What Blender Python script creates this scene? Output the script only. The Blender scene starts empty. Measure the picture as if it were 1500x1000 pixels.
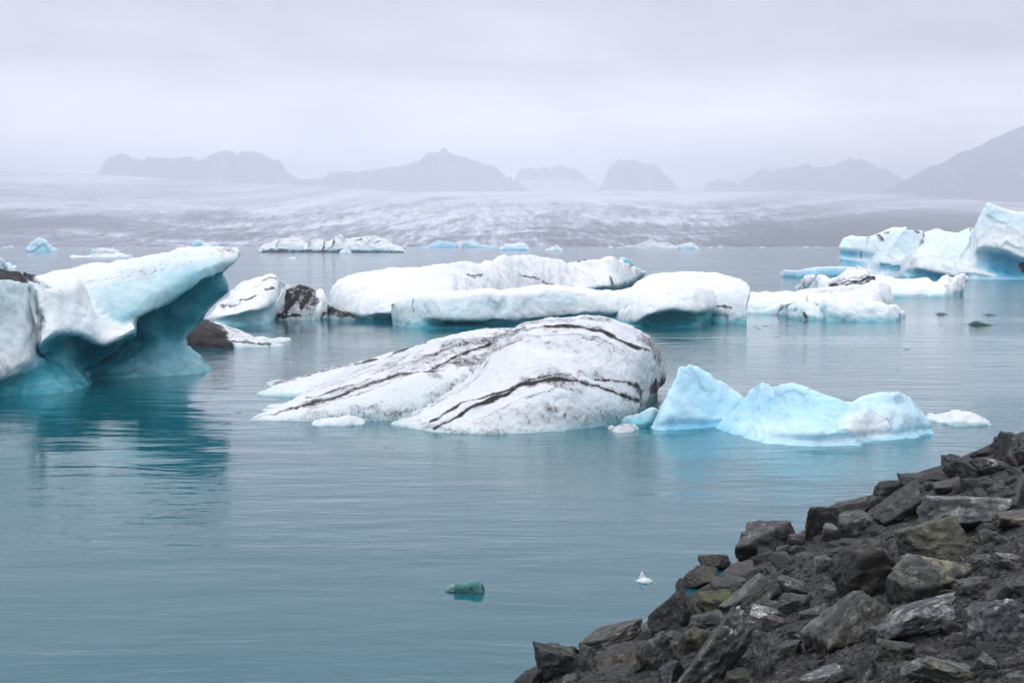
import bpy, bmesh, math, random
import numpy as np
from mathutils import Vector, Matrix, kdtree

random.seed(7)
RNG = np.random.default_rng(7)
SC = bpy.context.scene
COL = SC.collection

# ------------------------------------------------------------------ camera geometry
H = 4.5                      # eye height above the lagoon
F = 50 / 36 * 1500           # focal length in photo pixels
CX, CY, HOR = 750.0, 500.0, 357.0
PITCH = math.atan((CY - HOR) / F)
SP, CP = math.sin(PITCH), math.cos(PITCH)


def ray(px, py):
    px = np.asarray(px, float); py = np.asarray(py, float)
    x = (px - CX) / F; y = -(py - CY) / F
    return np.stack([x + 0 * y, y * SP + CP + 0 * x, y * CP - SP + 0 * x], -1)


def at_depth(px, py, Y):
    d = ray(px, py)
    t = np.asarray(Y, float) / d[..., 1]
    p = d * t[..., None]
    p[..., 2] += H
    return p


def on_water(px, py):
    d = ray(px, py)
    t = H / np.maximum(-d[..., 2], 1e-4)
    p = d * t[..., None]
    p[..., 2] = 0
    return p


def to_px(P):
    q = np.asarray(P, float).copy()
    q[:, 2] -= H
    xr = q[:, 0]; f = q[:, 1] * CP - q[:, 2] * SP; u = q[:, 1] * SP + q[:, 2] * CP
    f = np.maximum(f, 0.01)
    return CX + F * xr / f, CY - F * u / f


# ------------------------------------------------------------------ noise
def _hash(ix, iy, iz, s):
    h = (ix * 374761393 + iy * 668265263 + iz * 2147483647 + s * 1274126177) & 0xFFFFFFFF
    h = ((h ^ (h >> 13)) * 1274126177) & 0xFFFFFFFF
    h = ((h ^ (h >> 16)) * 2246822519) & 0xFFFFFFFF
    return (h ^ (h >> 15)) & 0xFFFFFFFF


def pnoise(P, seed=0):
    Pi = np.floor(P).astype(np.int64); f = P - Pi
    w = f * f * f * (f * (f * 6 - 15) + 10)
    out = 0
    for dx in (0, 1):
        for dy in (0, 1):
            for dz in (0, 1):
                h = _hash(Pi[:, 0] + dx, Pi[:, 1] + dy, Pi[:, 2] + dz, seed)
                gx = (h & 1023) / 511.5 - 1; gy = ((h >> 10) & 1023) / 511.5 - 1; gz = ((h >> 20) & 1023) / 511.5 - 1
                d = gx * (f[:, 0] - dx) + gy * (f[:, 1] - dy) + gz * (f[:, 2] - dz)
                out = out + d * (w[:, 0] if dx else 1 - w[:, 0]) * (w[:, 1] if dy else 1 - w[:, 1]) * (w[:, 2] if dz else 1 - w[:, 2])
    return out * 1.4


def fbm(P, scale=1.0, octv=4, seed=0, gain=0.5):
    a, s, t = 1.0, scale, 0
    for o in range(octv):
        t = t + a * pnoise(P * s + o * 17.3, seed + o)
        a *= gain; s *= 2.03
    return t


def cells(P, scale, seed=0):
    """broken facets: every random cell carries its own tilted plane, so the borders read as fracture steps"""
    Q = P * scale; Pi = np.floor(Q).astype(np.int64); best = np.full(len(Q), 1e9); out = np.zeros(len(Q))
    for dx in (-1, 0, 1):
        for dy in (-1, 0, 1):
            for dz in (-1, 0, 1):
                c = Pi + np.array([dx, dy, dz]); h = _hash(c[:, 0], c[:, 1], c[:, 2], seed + 3); h2 = _hash(c[:, 0], c[:, 1], c[:, 2], seed + 91)
                f = Q - c - np.stack([(h & 1023), ((h >> 10) & 1023), ((h >> 20) & 1023)], 1) / 1023.0
                d = (f * f).sum(1); gr = np.stack([(h2 & 1023), ((h2 >> 10) & 1023), ((h2 >> 20) & 1023)], 1) / 511.5 - 1
                v = (f * gr).sum(1); m = d < best
                best[m] = d[m]; out[m] = v[m]
    return out


def ridged(P, scale=1.0, octv=3, seed=0):
    a, s, t = 1.0, scale, 0
    for o in range(octv):
        t = t + a * (1 - np.abs(pnoise(P * s + o * 11.1, seed + o)) * 2)
        a *= 0.5; s *= 2.1
    return t


def smooth(a, b, x):
    t = np.clip((x - a) / (b - a), 0, 1)
    return t * t * (3 - 2 * t)


def catmull(A, n):
    """A: (k, d) control values at even parameters -> (n, d)."""
    A = np.asarray(A, float); k = len(A)
    t = np.linspace(0, k - 1, n); i = np.minimum(t.astype(int), k - 2); f = (t - i)[:, None]
    g = lambda j: A[np.clip(j, 0, k - 1)]
    p0, p1, p2, p3 = g(i - 1), g(i), g(i + 1), g(i + 2)
    m1 = (p2 - p0) * 0.42; m2 = (p3 - p1) * 0.42
    f2, f3 = f * f, f * f * f
    return (2 * f3 - 3 * f2 + 1) * p1 + (f3 - 2 * f2 + f) * m1 + (-2 * f3 + 3 * f2) * p2 + (f3 - f2) * m2


# ------------------------------------------------------------------ objects
def tag(o, label=None, cat=None, group=None, kind=None):
    if label: o['label'] = label
    if cat: o['category'] = cat
    if group: o['group'] = group
    if kind: o['kind'] = kind
    return o


def new_mesh(name, V, Fc, mat, smooth_shade=True, attrs=None, origin=None):
    V = np.asarray(V, float)
    if origin is None:
        c = (V.min(0) + V.max(0)) / 2; c[2] = max(V[:, 2].min(), 0.0) if V[:, 2].min() > -2 else 0.0
        origin = c
    me = bpy.data.meshes.new(name)
    if isinstance(Fc, np.ndarray):
        k = Fc.shape[1]
        me.vertices.add(len(V)); me.vertices.foreach_set('co', (V - origin).astype(np.float32).ravel())
        me.loops.add(Fc.size); me.loops.foreach_set('vertex_index', Fc.astype(np.int32).ravel())
        me.polygons.add(len(Fc)); me.polygons.foreach_set('loop_start', np.arange(0, Fc.size, k, dtype=np.int32))
        me.update(calc_edges=True); me.validate()
    else:
        me.from_pydata([tuple(v) for v in (V - origin)], [], Fc)
    me.polygons.foreach_set('use_smooth', [smooth_shade] * len(me.polygons))
    for k, a in (attrs or {}).items():
        at = me.attributes.new(k, 'FLOAT', 'POINT'); at.data.foreach_set('value', np.asarray(a, np.float32))
    me.materials.append(mat)
    o = bpy.data.objects.new(name, me); COL.objects.link(o); o.location = Vector(origin)
    return o


def grid_faces(nu, nv, wrap_v=False):
    i = np.arange(nu - 1)[:, None]; j = np.arange(nv if wrap_v else nv - 1)[None, :]
    j2 = (j + 1) % nv
    a = i * nv + j; b = (i + 1) * nv + j; c = (i + 1) * nv + j2; d = i * nv + j2
    return np.stack([a, b, c, d], -1).reshape(-1, 4)


# ------------------------------------------------------------------ materials
def mat_new(name):
    m = bpy.data.materials.new(name); m.use_nodes = True
    nt = m.node_tree; nt.nodes.clear()
    out = nt.nodes.new('ShaderNodeOutputMaterial')
    return m, nt, out


class N:
    """small node-graph helper"""
    def __init__(s, nt): s.nt = nt
    def add(s, t, **kw):
        n = s.nt.nodes.new(t)
        for k, v in kw.items(): setattr(n, k, v)
        return n
    def link(s, a, b): s.nt.links.new(a, b)
    def val(s, sock, v):
        if hasattr(v, 'is_linked') or hasattr(v, 'links'): s.link(v, sock)
        else: sock.default_value = v
    def math(s, op, a, b=0.0, c=None, clamp=False):
        n = s.add('ShaderNodeMath', operation=op, use_clamp=clamp)
        s.val(n.inputs[0], a); s.val(n.inputs[1], b)
        if c is not None: s.val(n.inputs[2], c)
        return n.outputs[0]
    def noise(s, vec, scale, detail=4, rough=0.55, dist=0.0):
        n = s.add('ShaderNodeTexNoise'); s.link(vec, n.inputs['Vector'])
        n.inputs['Scale'].default_value = scale; n.inputs['Detail'].default_value = detail
        n.inputs['Roughness'].default_value = rough; n.inputs['Distortion'].default_value = dist
        return n.outputs['Fac']
    def map(s, vec, scale=(1, 1, 1), rot=(0, 0, 0), loc=(0, 0, 0)):
        n = s.add('ShaderNodeMapping'); s.link(vec, n.inputs['Vector'])
        n.inputs['Scale'].default_value = scale; n.inputs['Rotation'].default_value = rot; n.inputs['Location'].default_value = loc
        return n.outputs[0]
    def ramp(s, fac, stops, interp='LINEAR'):
        n = s.add('ShaderNodeValToRGB'); n.color_ramp.interpolation = interp
        e = n.color_ramp.elements
        while len(e) < len(stops): e.new(0.5)
        for el, (p, c) in zip(e, stops):
            el.position = p; el.color = (*c, 1) if len(c) == 3 else c
        s.link(fac, n.inputs[0]); return n.outputs[0]
    def sstep(s, x, a, b):
        n = s.add('ShaderNodeMapRange', interpolation_type='SMOOTHSTEP')
        s.val(n.inputs['Value'], x); n.inputs['From Min'].default_value = a; n.inputs['From Max'].default_value = b
        return n.outputs[0]
    def mix(s, fac, a, b, mode='MIX'):
        n = s.add('ShaderNodeMix', data_type='RGBA', blend_type=mode)
        s.val(n.inputs[0], fac)
        for k, v in ((6, a), (7, b)):
            if isinstance(v, tuple): n.inputs[k].default_value = (*v, 1)
            else: s.link(v, n.inputs[k])
        return n.outputs[2]
    def attr(s, name, kind='GEOMETRY'):
        n = s.add('ShaderNodeAttribute', attribute_name=name, attribute_type=kind); return n.outputs['Fac']
    def bump(s, h, strength, dist, prev=None):
        n = s.add('ShaderNodeBump'); s.link(h, n.inputs['Height'])
        n.inputs['Strength'].default_value = strength; n.inputs['Distance'].default_value = dist
        if prev is not None: s.link(prev, n.inputs['Normal'])
        return n.outputs[0]


TEAL = [(0.16, (0.735, 0.825, 0.855)), (0.34, (0.47, 0.655, 0.70)), (0.55, (0.22, 0.53, 0.61)), (0.76, (0.035, 0.27, 0.34)), (1.0, (0.008, 0.13, 0.175))]
AQUA = [(0.16, (0.76, 0.865, 0.905)), (0.30, (0.60, 0.81, 0.90)), (0.50, (0.30, 0.65, 0.82)), (0.76, (0.05, 0.36, 0.55)), (1.0, (0.012, 0.17, 0.27))]
GLASS = [(0.16, (0.25, 0.40, 0.42)), (0.45, (0.14, 0.31, 0.32)), (0.70, (0.05, 0.19, 0.19)), (0.86, (0.02, 0.11, 0.105)), (1.0, (0.010, 0.055, 0.055))]


def ice_material(name, px_m, speck=0.5, white=(0.83, 0.86, 0.885), sss=0.35, rough=0.42, bumps=1.0, hues=TEAL, mott=1.0):
    """px_m: metres one photo pixel covers at that berg, so that grain and pits keep a natural size"""
    m, nt, out = mat_new(name); g = N(nt)
    pos = g.add('ShaderNodeNewGeometry').outputs['Position']
    tint = g.attr('tint'); dirt_or_shade = g.attr('dirt_or_shade')
    s = 1.0 / px_m
    n1 = g.noise(pos, s / 55, 5, 0.6, 0.6); n2 = g.noise(pos, s / 10, 5, 0.65); n3 = g.noise(pos, s / 3.2, 4, 0.6)
    t = g.math('ADD', tint, g.math('MULTIPLY', g.math('SUBTRACT', n1, 0.5), 0.42 * mott))
    t = g.math('ADD', t, g.math('MULTIPLY', g.math('SUBTRACT', n2, 0.5), 0.16 * mott), clamp=True)
    col = g.ramp(t, [(0.0, white)] + hues)
    col = g.mix(min(1.0, mott), col, g.ramp(g.math('ADD', g.math('MULTIPLY', n3, .55), g.math('MULTIPLY', n2, .45)), [(.30, (.74, .76, .79)), (.52, (.97, .975, .98)), (.66, (1.03, 1.03, 1.03))]), 'MULTIPLY')
    # wind-blown ash film: dull, fine grained; also the shade painted on the striped berg
    d1 = g.math('ADD', dirt_or_shade, g.math('MULTIPLY', g.math('SUBTRACT', n2, 0.5), 1.5))
    d1 = g.math('ADD', d1, g.math('MULTIPLY', g.math('SUBTRACT', n3, 0.5), 1.3))
    dm = g.math('MULTIPLY', g.sstep(d1, 0.24, 0.92), g.sstep(dirt_or_shade, 0.02, 0.25))
    ashc = g.mix(n3, (0.007, 0.0068, 0.0078), (0.030, 0.027, 0.028))
    film = g.math('MULTIPLY', g.sstep(g.math('ADD', dirt_or_shade, g.math('MULTIPLY', g.math('SUBTRACT', n2, 0.5), 0.5)), 0.02, 0.75), 0.6)
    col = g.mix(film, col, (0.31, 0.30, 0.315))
    col = g.mix(dm, col, ashc)
    # single grit specks
    v = g.noise(pos, s / 2.2, 2, 0.5)
    spot = g.math('MULTIPLY', g.sstep(v, 0.70, 0.76), g.sstep(n1, 0.42, 0.62))
    col = g.mix(g.math('MULTIPLY', spot, speck), col, (0.08, 0.075, 0.075))
    p = g.add('ShaderNodeBsdfPrincipled')
    g.link(col, p.inputs['Base Color'])
    g.link(g.math('SUBTRACT', rough + 0.12, g.math('MULTIPLY', t, 0.25)), p.inputs['Roughness'])
    p.inputs['IOR'].default_value = 1.31
    p.inputs['Subsurface Weight'].default_value = sss
    p.inputs['Subsurface Radius'].default_value = (0.25, 0.7, 1.0)
    p.inputs['Subsurface Scale'].default_value = 14 * px_m
    b = g.bump(n1, 0.25 * bumps, 10 * px_m)
    b = g.bump(n2, 0.5 * bumps, 3.2 * px_m, b)
    b = g.bump(n3, 0.45 * bumps, 1.1 * px_m, b)
    g.link(b, p.inputs['Normal'])
    g.link(p.outputs[0], out.inputs['Surface'])
    return m


def rock_material():
    m, nt, out = mat_new('weathered_basalt'); g = N(nt)
    tc = g.add('ShaderNodeTexCoord').outputs['Object']
    oi = g.add('ShaderNodeObjectInfo')
    rv = g.add('ShaderNodeVectorMath', operation='SCALE'); g.link(oi.outputs['Location'], rv.inputs[0]); rv.inputs['Scale'].default_value = 7.3
    av = g.add('ShaderNodeVectorMath', operation='ADD'); g.link(tc, av.inputs[0]); g.link(rv.outputs[0], av.inputs[1]); v = av.outputs[0]
    big = g.noise(v, 3.0, 5, 0.6, 0.5); mid = g.noise(v, 11, 6, 0.65, 0.3); fine = g.noise(v, 60, 5, 0.7)
    strat = g.noise(g.map(v, (2, 2, 14), (0.5, 0.3, 0.2)), 2.2, 5, 0.6, 0.6)
    k = g.math('ADD', g.math('MULTIPLY', mid, 1.05), g.math('MULTIPLY', strat, 0.42))
    k = g.math('ADD', k, g.math('MULTIPLY', fine, 0.72))
    lum = g.ramp(g.math('MULTIPLY', k, 0.46), [(0.40, (0.16, 0.16, 0.165)), (0.475, (0.60, 0.60, 0.605)), (0.54, (1.25, 1.25, 1.25)), (0.64, (3.2, 3.2, 3.2))])
    col = g.mix(1.0, oi.outputs['Color'], g.mix(1.0, lum, (.69, .725, .73), 'MULTIPLY'), 'MULTIPLY')
    fc = g.ramp(g.attr('face'), [(0.0, (.28, .28, .29)), (.42, (.75, .75, .75)), (.78, (1.45, 1.45, 1.43)), (1.0, (2.6, 2.6, 2.56))])
    col = g.mix(1.0, col, fc, 'MULTIPLY')
    # brown-olive weathering
    br = g.sstep(big, 0.48, 0.72)
    col = g.mix(g.math('MULTIPLY', br, 0.28), col, (0.038, 0.038, 0.028))
    # pale mineral veins
    ve = g.add('ShaderNodeTexVoronoi', feature='DISTANCE_TO_EDGE'); g.link(g.map(v, (1, 1, 2.2), (0.4, 0.9, 0.3)), ve.inputs['Vector']); ve.inputs['Scale'].default_value = 2.3
    vein = g.math('MULTIPLY', g.math('SUBTRACT', 1.0, g.sstep(ve.outputs['Distance'], 0.0, 0.02)), g.sstep(big, 0.5, 0.62))
    col = g.mix(g.math('MULTIPLY', vein, 0.35), col, (0.30, 0.29, 0.27))
    # lichen / moss / bleached crust where the object carries it
    for at, c, sc in (('moss', (0.060, 0.068, 0.014), 5.0), ('lichen', (0.20, 0.20, 0.12), 7.5), ('crust', (0.42, 0.42, 0.42), 5.0)):
        a = g.attr(at, 'OBJECT')
        nn = g.math('ADD', g.noise(v, sc, 6, 0.68, 0.4), g.math('MULTIPLY', g.math('SUBTRACT', a, 1.0), 0.20))
        nz = g.add('ShaderNodeSeparateXYZ'); g.link(g.add('ShaderNodeNewGeometry').outputs['Normal'], nz.inputs[0])
        nn = g.math('ADD', nn, g.math('MULTIPLY', nz.outputs['Z'], 0.10))
        col = g.mix(g.math('MULTIPLY', g.sstep(nn, 0.50, 0.62), g.sstep(a, 0.0, 0.1)), col, c)
    p = g.add('ShaderNodeBsdfPrincipled')
    g.link(col, p.inputs['Base Color'])
    g.link(g.math('ADD', .28, g.math('MULTIPLY', mid, .5)), p.inputs['Roughness'])
    p.inputs['Specular IOR Level'].default_value = 0.45
    b = g.bump(big, 0.5, 0.10); b = g.bump(strat, 0.4, 0.03, b); b = g.bump(mid, 0.8, 0.035, b); b = g.bump(fine, 0.6, 0.006, b)
    g.link(b, p.inputs['Normal']); g.link(p.outputs[0], out.inputs['Surface'])
    return m


def gravel_material():
    m, nt, out = mat_new('dark_grit'); g = N(nt)
    pos = g.add('ShaderNodeNewGeometry').outputs['Position']
    vo = g.add('ShaderNodeTexVoronoi'); g.link(pos, vo.inputs['Vector']); vo.inputs['Scale'].default_value = 26
    vo2 = g.add('ShaderNodeTexVoronoi'); g.link(pos, vo2.inputs['Vector']); vo2.inputs['Scale'].default_value = 60
    n = g.noise(pos, 1.6, 5, 0.6)
    h = g.math('ADD', vo.outputs['Distance'], g.math('MULTIPLY', vo2.outputs['Distance'], 0.4))
    sep = g.add('ShaderNodeSeparateColor'); g.link(vo.outputs['Color'], sep.inputs[0])
    col = g.ramp(sep.outputs[0], [(0.0, (0.003, 0.003, 0.0035)), (0.5, (0.010, 0.0098, 0.0098)), (0.85, (0.030, 0.029, 0.028)), (1.0, (0.12, 0.116, 0.11))])
    col = g.mix(g.math('MULTIPLY', g.sstep(n, 0.45, 0.7), 0.5), col, (0.018, 0.016, 0.014))
    p = g.add('ShaderNodeBsdfPrincipled'); g.link(col, p.inputs['Base Color']); p.inputs['Roughness'].default_value = 0.75
    b = g.bump(n, 0.4, 0.1); bn = g.add('ShaderNodeBump', invert=True); g.link(h, bn.inputs['Height']); bn.inputs['Strength'].default_value = 0.9; bn.inputs['Distance'].default_value = 0.03; g.link(b, bn.inputs['Normal'])
    g.link(bn.outputs[0], p.inputs['Normal']); g.link(p.outputs[0], out.inputs['Surface'])
    return m


def water_material():
    m, nt, out = mat_new('glacial_water'); g = N(nt)
    pos = g.add('ShaderNodeNewGeometry').outputs['Position']
    w1 = g.noise(g.map(pos, (0.33, 1.0, 1), (0, 0, 0.10)), 0.75, 3, 0.5, 0.5)
    w2 = g.noise(g.map(pos, (0.42, 1.0, 1), (0, 0, -0.16)), 2.6, 3, 0.55, 0.4)
    w3 = g.noise(g.map(pos, (0.5, 1.0, 1), (0, 0, 0.3)), 9.0, 3, 0.55, 0.2)
    calm = g.sstep(g.noise(g.map(pos, (0.30, 1, 1), (0, 0, .25)), 0.055, 4, 0.55, 0.6), 0.40, 0.60)     # gusts and slicks
    sy = g.add('ShaderNodeSeparateXYZ'); g.link(pos, sy.inputs[0])
    ruf = g.sstep(sy.outputs['Y'], 55, 170)                # open lagoon: ruffled by wind; near the shore: sheltered
    b = g.bump(w1, 1.0, 0.045)
    h2 = g.math('MULTIPLY', w2, g.math('ADD', g.math('MULTIPLY', ruf, 1.3), g.math('ADD', 0.12, g.math('MULTIPLY', calm, 0.85))))
    b = g.bump(h2, 1.0, 0.030, b)
    h3 = g.math('MULTIPLY', w3, g.math('ADD', g.math('MULTIPLY', ruf, 2.5), g.math('ADD', 0.05, calm)))
    b = g.bump(h3, 1.0, 0.0065, b)
    dif = g.add('ShaderNodeBsdfDiffuse'); g.link(b, dif.inputs['Normal'])
    big = g.noise(pos, 0.05, 3, 0.5)
    g.link(g.mix(big, (0.011, 0.142, 0.180), (0.015, 0.160, 0.202)), dif.inputs['Color'])
    tr = g.add('ShaderNodeBsdfTransparent'); tr.inputs['Color'].default_value = (0.42, 0.86, 0.90, 1)
    body = g.add('ShaderNodeMixShader'); body.inputs[0].default_value = 0.38
    g.link(dif.outputs[0], body.inputs[1]); g.link(tr.outputs[0], body.inputs[2])
    gl = g.add('ShaderNodeBsdfGlossy'); gl.inputs['Roughness'].default_value = 0.06; gl.inputs['Color'].default_value = (1, 1, 1, 1); g.link(b, gl.inputs['Normal'])
    fr = g.add('ShaderNodeFresnel'); fr.inputs['IOR'].default_value = 1.33; g.link(b, fr.inputs['Normal'])
    mx = g.add('ShaderNodeMixShader'); g.link(fr.outputs[0], mx.inputs[0]); g.link(body.outputs[0], mx.inputs[1]); g.link(gl.outputs[0], mx.inputs[2])
    g.link(mx.outputs[0], out.inputs['Surface'])
    return m


def simple_material(name, c0, c1, scale, rough=0.9):
    m, nt, out = mat_new(name); g = N(nt)
    pos = g.add('ShaderNodeNewGeometry').outputs['Position']
    p = g.add('ShaderNodeBsdfPrincipled'); g.link(g.mix(g.noise(pos, scale, 6, 0.6), c0, c1), p.inputs['Base Color'])
    p.inputs['Roughness'].default_value = rough; g.link(p.outputs[0], out.inputs['Surface'])
    return m


def glacier_material():
    m, nt, out = mat_new('glacier_ice'); g = N(nt)
    pos = g.add('ShaderNodeNewGeometry').outputs['Position']
    dirt_or_shade = g.attr('dirt_or_shade'); flow = g.attr('flow'); u = g.attr('across')
    cv = g.add('ShaderNodeCombineXYZ'); g.link(flow, cv.inputs[0]); g.link(u, cv.inputs[1])
    lines = g.noise(g.map(cv.outputs[0], (8.5, .8, 1)), 1.0, 7, 0.68, 0.7)
    crev = g.noise(g.map(pos, (0.016, 0.0013, 0.016)), 1.0, 6, 0.72, 0.5)
    crev2 = g.noise(g.map(pos, (0.07, 0.005, 0.07)), 1.0, 4, 0.7)
    k = g.math('ADD', g.math('MULTIPLY', g.math('SUBTRACT', lines, 0.5), 1.9), dirt_or_shade)
    k = g.math('ADD', k, g.math('MULTIPLY', g.math('SUBTRACT', crev, 0.5), g.math('MULTIPLY', g.attr('rough'), 1.5)))
    k = g.math('ADD', k, g.math('MULTIPLY', g.math('SUBTRACT', crev2, 0.5), g.math('MULTIPLY', g.attr('rough'), 1.7)))
    col = g.ramp(k, [(0.05, (0.80, 0.82, 0.87)), (0.35, (0.46, 0.47, 0.55)), (0.62, (0.16, 0.16, 0.20)), (0.95, (0.05, 0.049, 0.062))])
    p = g.add('ShaderNodeBsdfPrincipled'); g.link(col, p.inputs['Base Color']); p.inputs['Roughness'].default_value = 0.8
    g.link(g.bump(crev, 0.6, 12), p.inputs['Normal'])
    g.link(p.outputs[0], out.inputs['Surface'])
    return m


# ------------------------------------------------------------------ icebergs
def loft(curves, nu=60, nv=48, back=2.0, sub=0.25, deep=1.2, tip=0.5, back_tint=0.15, backz=0.75, mirror=None):
    """curves, from the waterline up: dict(p=[(px,py)..], o=offset(s) behind the waterline | D=depth(s), t=tint(s), d=dirt(s)).
    All curves have the same number of points. Returns verts, quad faces, tint, dirt of one closed block."""
    n = len(curves[0]['p'])
    fr = catmull(np.array(curves[0]['p'], float), nu)
    P0 = on_water(fr[:, 0], fr[:, 1]) if 'D' not in curves[0] else None
    rows, T, Dd = [], [], []
    ex = lambda v: catmull(np.broadcast_to(np.asarray(v, float).reshape(-1, 1), (n, 1)) if np.ndim(v) == 0 else np.asarray(v, float).reshape(-1, 1), nu)[:, 0]
    for k, c in enumerate(curves):
        assert len(c['p']) == n, (k, len(c['p']), n)
        q = catmull(np.array(c['p'], float), nu)
        if 'D' in c:
            R = at_depth(q[:, 0], q[:, 1], ex(c['D']))
            if k == 0: P0 = R.copy()
        elif k == 0: R = P0.copy()
        else: R = at_depth(q[:, 0], q[:, 1], P0[:, 1] + ex(c.get('o', 0.0)))
        rows.append(R); T.append(ex(c.get('t', 0.0))); Dd.append(ex(c.get('d', 0.0)))
    base, crest = rows[0], rows[-1]
    bt = np.full(nu, back_tint); zero = np.zeros(nu)
    z = crest[:, 2].copy()
    b1 = crest + np.array([0, back * 0.45, 0]); b1[:, 2] = z * backz
    b2 = crest + np.array([0, back, 0]); b2[:, 2] = -0.05
    b3 = b2 + np.array([0, 0.2, 0]); b3[:, 2] = -deep
    f1 = base + np.array([0, -sub, 0]); f1[:, 2] = -deep * 0.45
    f2 = base + np.array([0, 0.1, 0]); f2[:, 2] = -deep
    lo = [f2, f1]
    bk = [b1, b2, b3]
    if mirror is not None:                                # the back follows the front's undercut
        bk = []
        for k in reversed(range(len(rows))):
            R = rows[k].copy(); th = ex(mirror[k]); R[:, 0] *= (R[:, 1] + th) / R[:, 1]; R[:, 1] += th; bk.append(R)
        for zz in (-deep * .45, -deep):
            b3 = bk[-1].copy(); b3[:, 2] = zz; bk.append(b3)
    sec = np.stack(lo + rows + bk, 1)                     # nu, k, 3
    tb = [np.minimum(T[-1], bt), bt, bt + 0.2] if mirror is None else T[::-1] + [bt + .2, bt + .2]
    db = [Dd[-1] * 0.5, zero, zero] if mirror is None else [a * .5 for a in Dd[::-1]] + [zero, zero]
    tt = np.stack([bt + 0.3, bt + 0.25] + T + tb, 1)
    dd = np.stack([zero, Dd[0] * 0.3] + Dd + db, 1)
    allv = np.concatenate([sec, tt[..., None], dd[..., None]], -1)
    G = np.stack([catmull(allv[i], nv) for i in range(nu)])      # nu, nv, 5
    V = G.reshape(-1, 5)
    faces = [tuple(f) for f in grid_faces(nu, nv, True)]
    for row, flip in ((0, False), (nu - 1, True)):               # rounded end caps
        idx = [row * nv + j for j in range(nv)]
        if mirror is not None:
            for j in range(nv // 2 - 1):
                qd = (idx[j], idx[j + 1], idx[nv - 2 - j], idx[nv - 1 - j])
                faces.append(qd if flip else qd[::-1])
            continue
        c = V[idx].mean(0); nc = V[(1 if row == 0 else nu - 2) * nv:(1 if row == 0 else nu - 2) * nv + nv].mean(0)
        c[:3] += (c[:3] - nc[:3]) / (np.linalg.norm(c[:3] - nc[:3]) + 1e-6) * tip * 0.3
        V = np.vstack([V, c]); ci = len(V) - 1
        for j in range(nv):
            a, b = idx[j], idx[(j + 1) % nv]
            faces.append((a, b, ci) if flip else (b, a, ci))
    return V, faces


def dist_poly(px, py, line):
    L = np.asarray(line, float); best = np.full(len(px), 1e9)
    for (x0, y0), (x1, y1) in zip(L[:-1, :2], L[1:, :2]):
        dx, dy = x1 - x0, y1 - y0
        t = np.clip(((px - x0) * dx + (py - y0) * dy) / (dx * dx + dy * dy + 1e-9), 0, 1)
        best = np.minimum(best, np.hypot(px - x0 - t * dx, py - y0 - t * dy))
    return best


def in_poly(px, py, poly):
    inside = np.zeros(len(px), bool); n = len(poly)
    for i in range(n):
        x0, y0 = poly[i]; x1, y1 = poly[(i + 1) % n]
        if y0 == y1: continue
        c = ((y0 > py) != (y1 > py)) & (px < (x1 - x0) * (py - y0) / (y1 - y0) + x0)
        inside ^= c
    return inside


def vnormals(me):
    n = np.empty(len(me.vertices) * 3, np.float32); me.vertices.foreach_get('normal', n)
    return n.reshape(-1, 3).astype(float)


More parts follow.
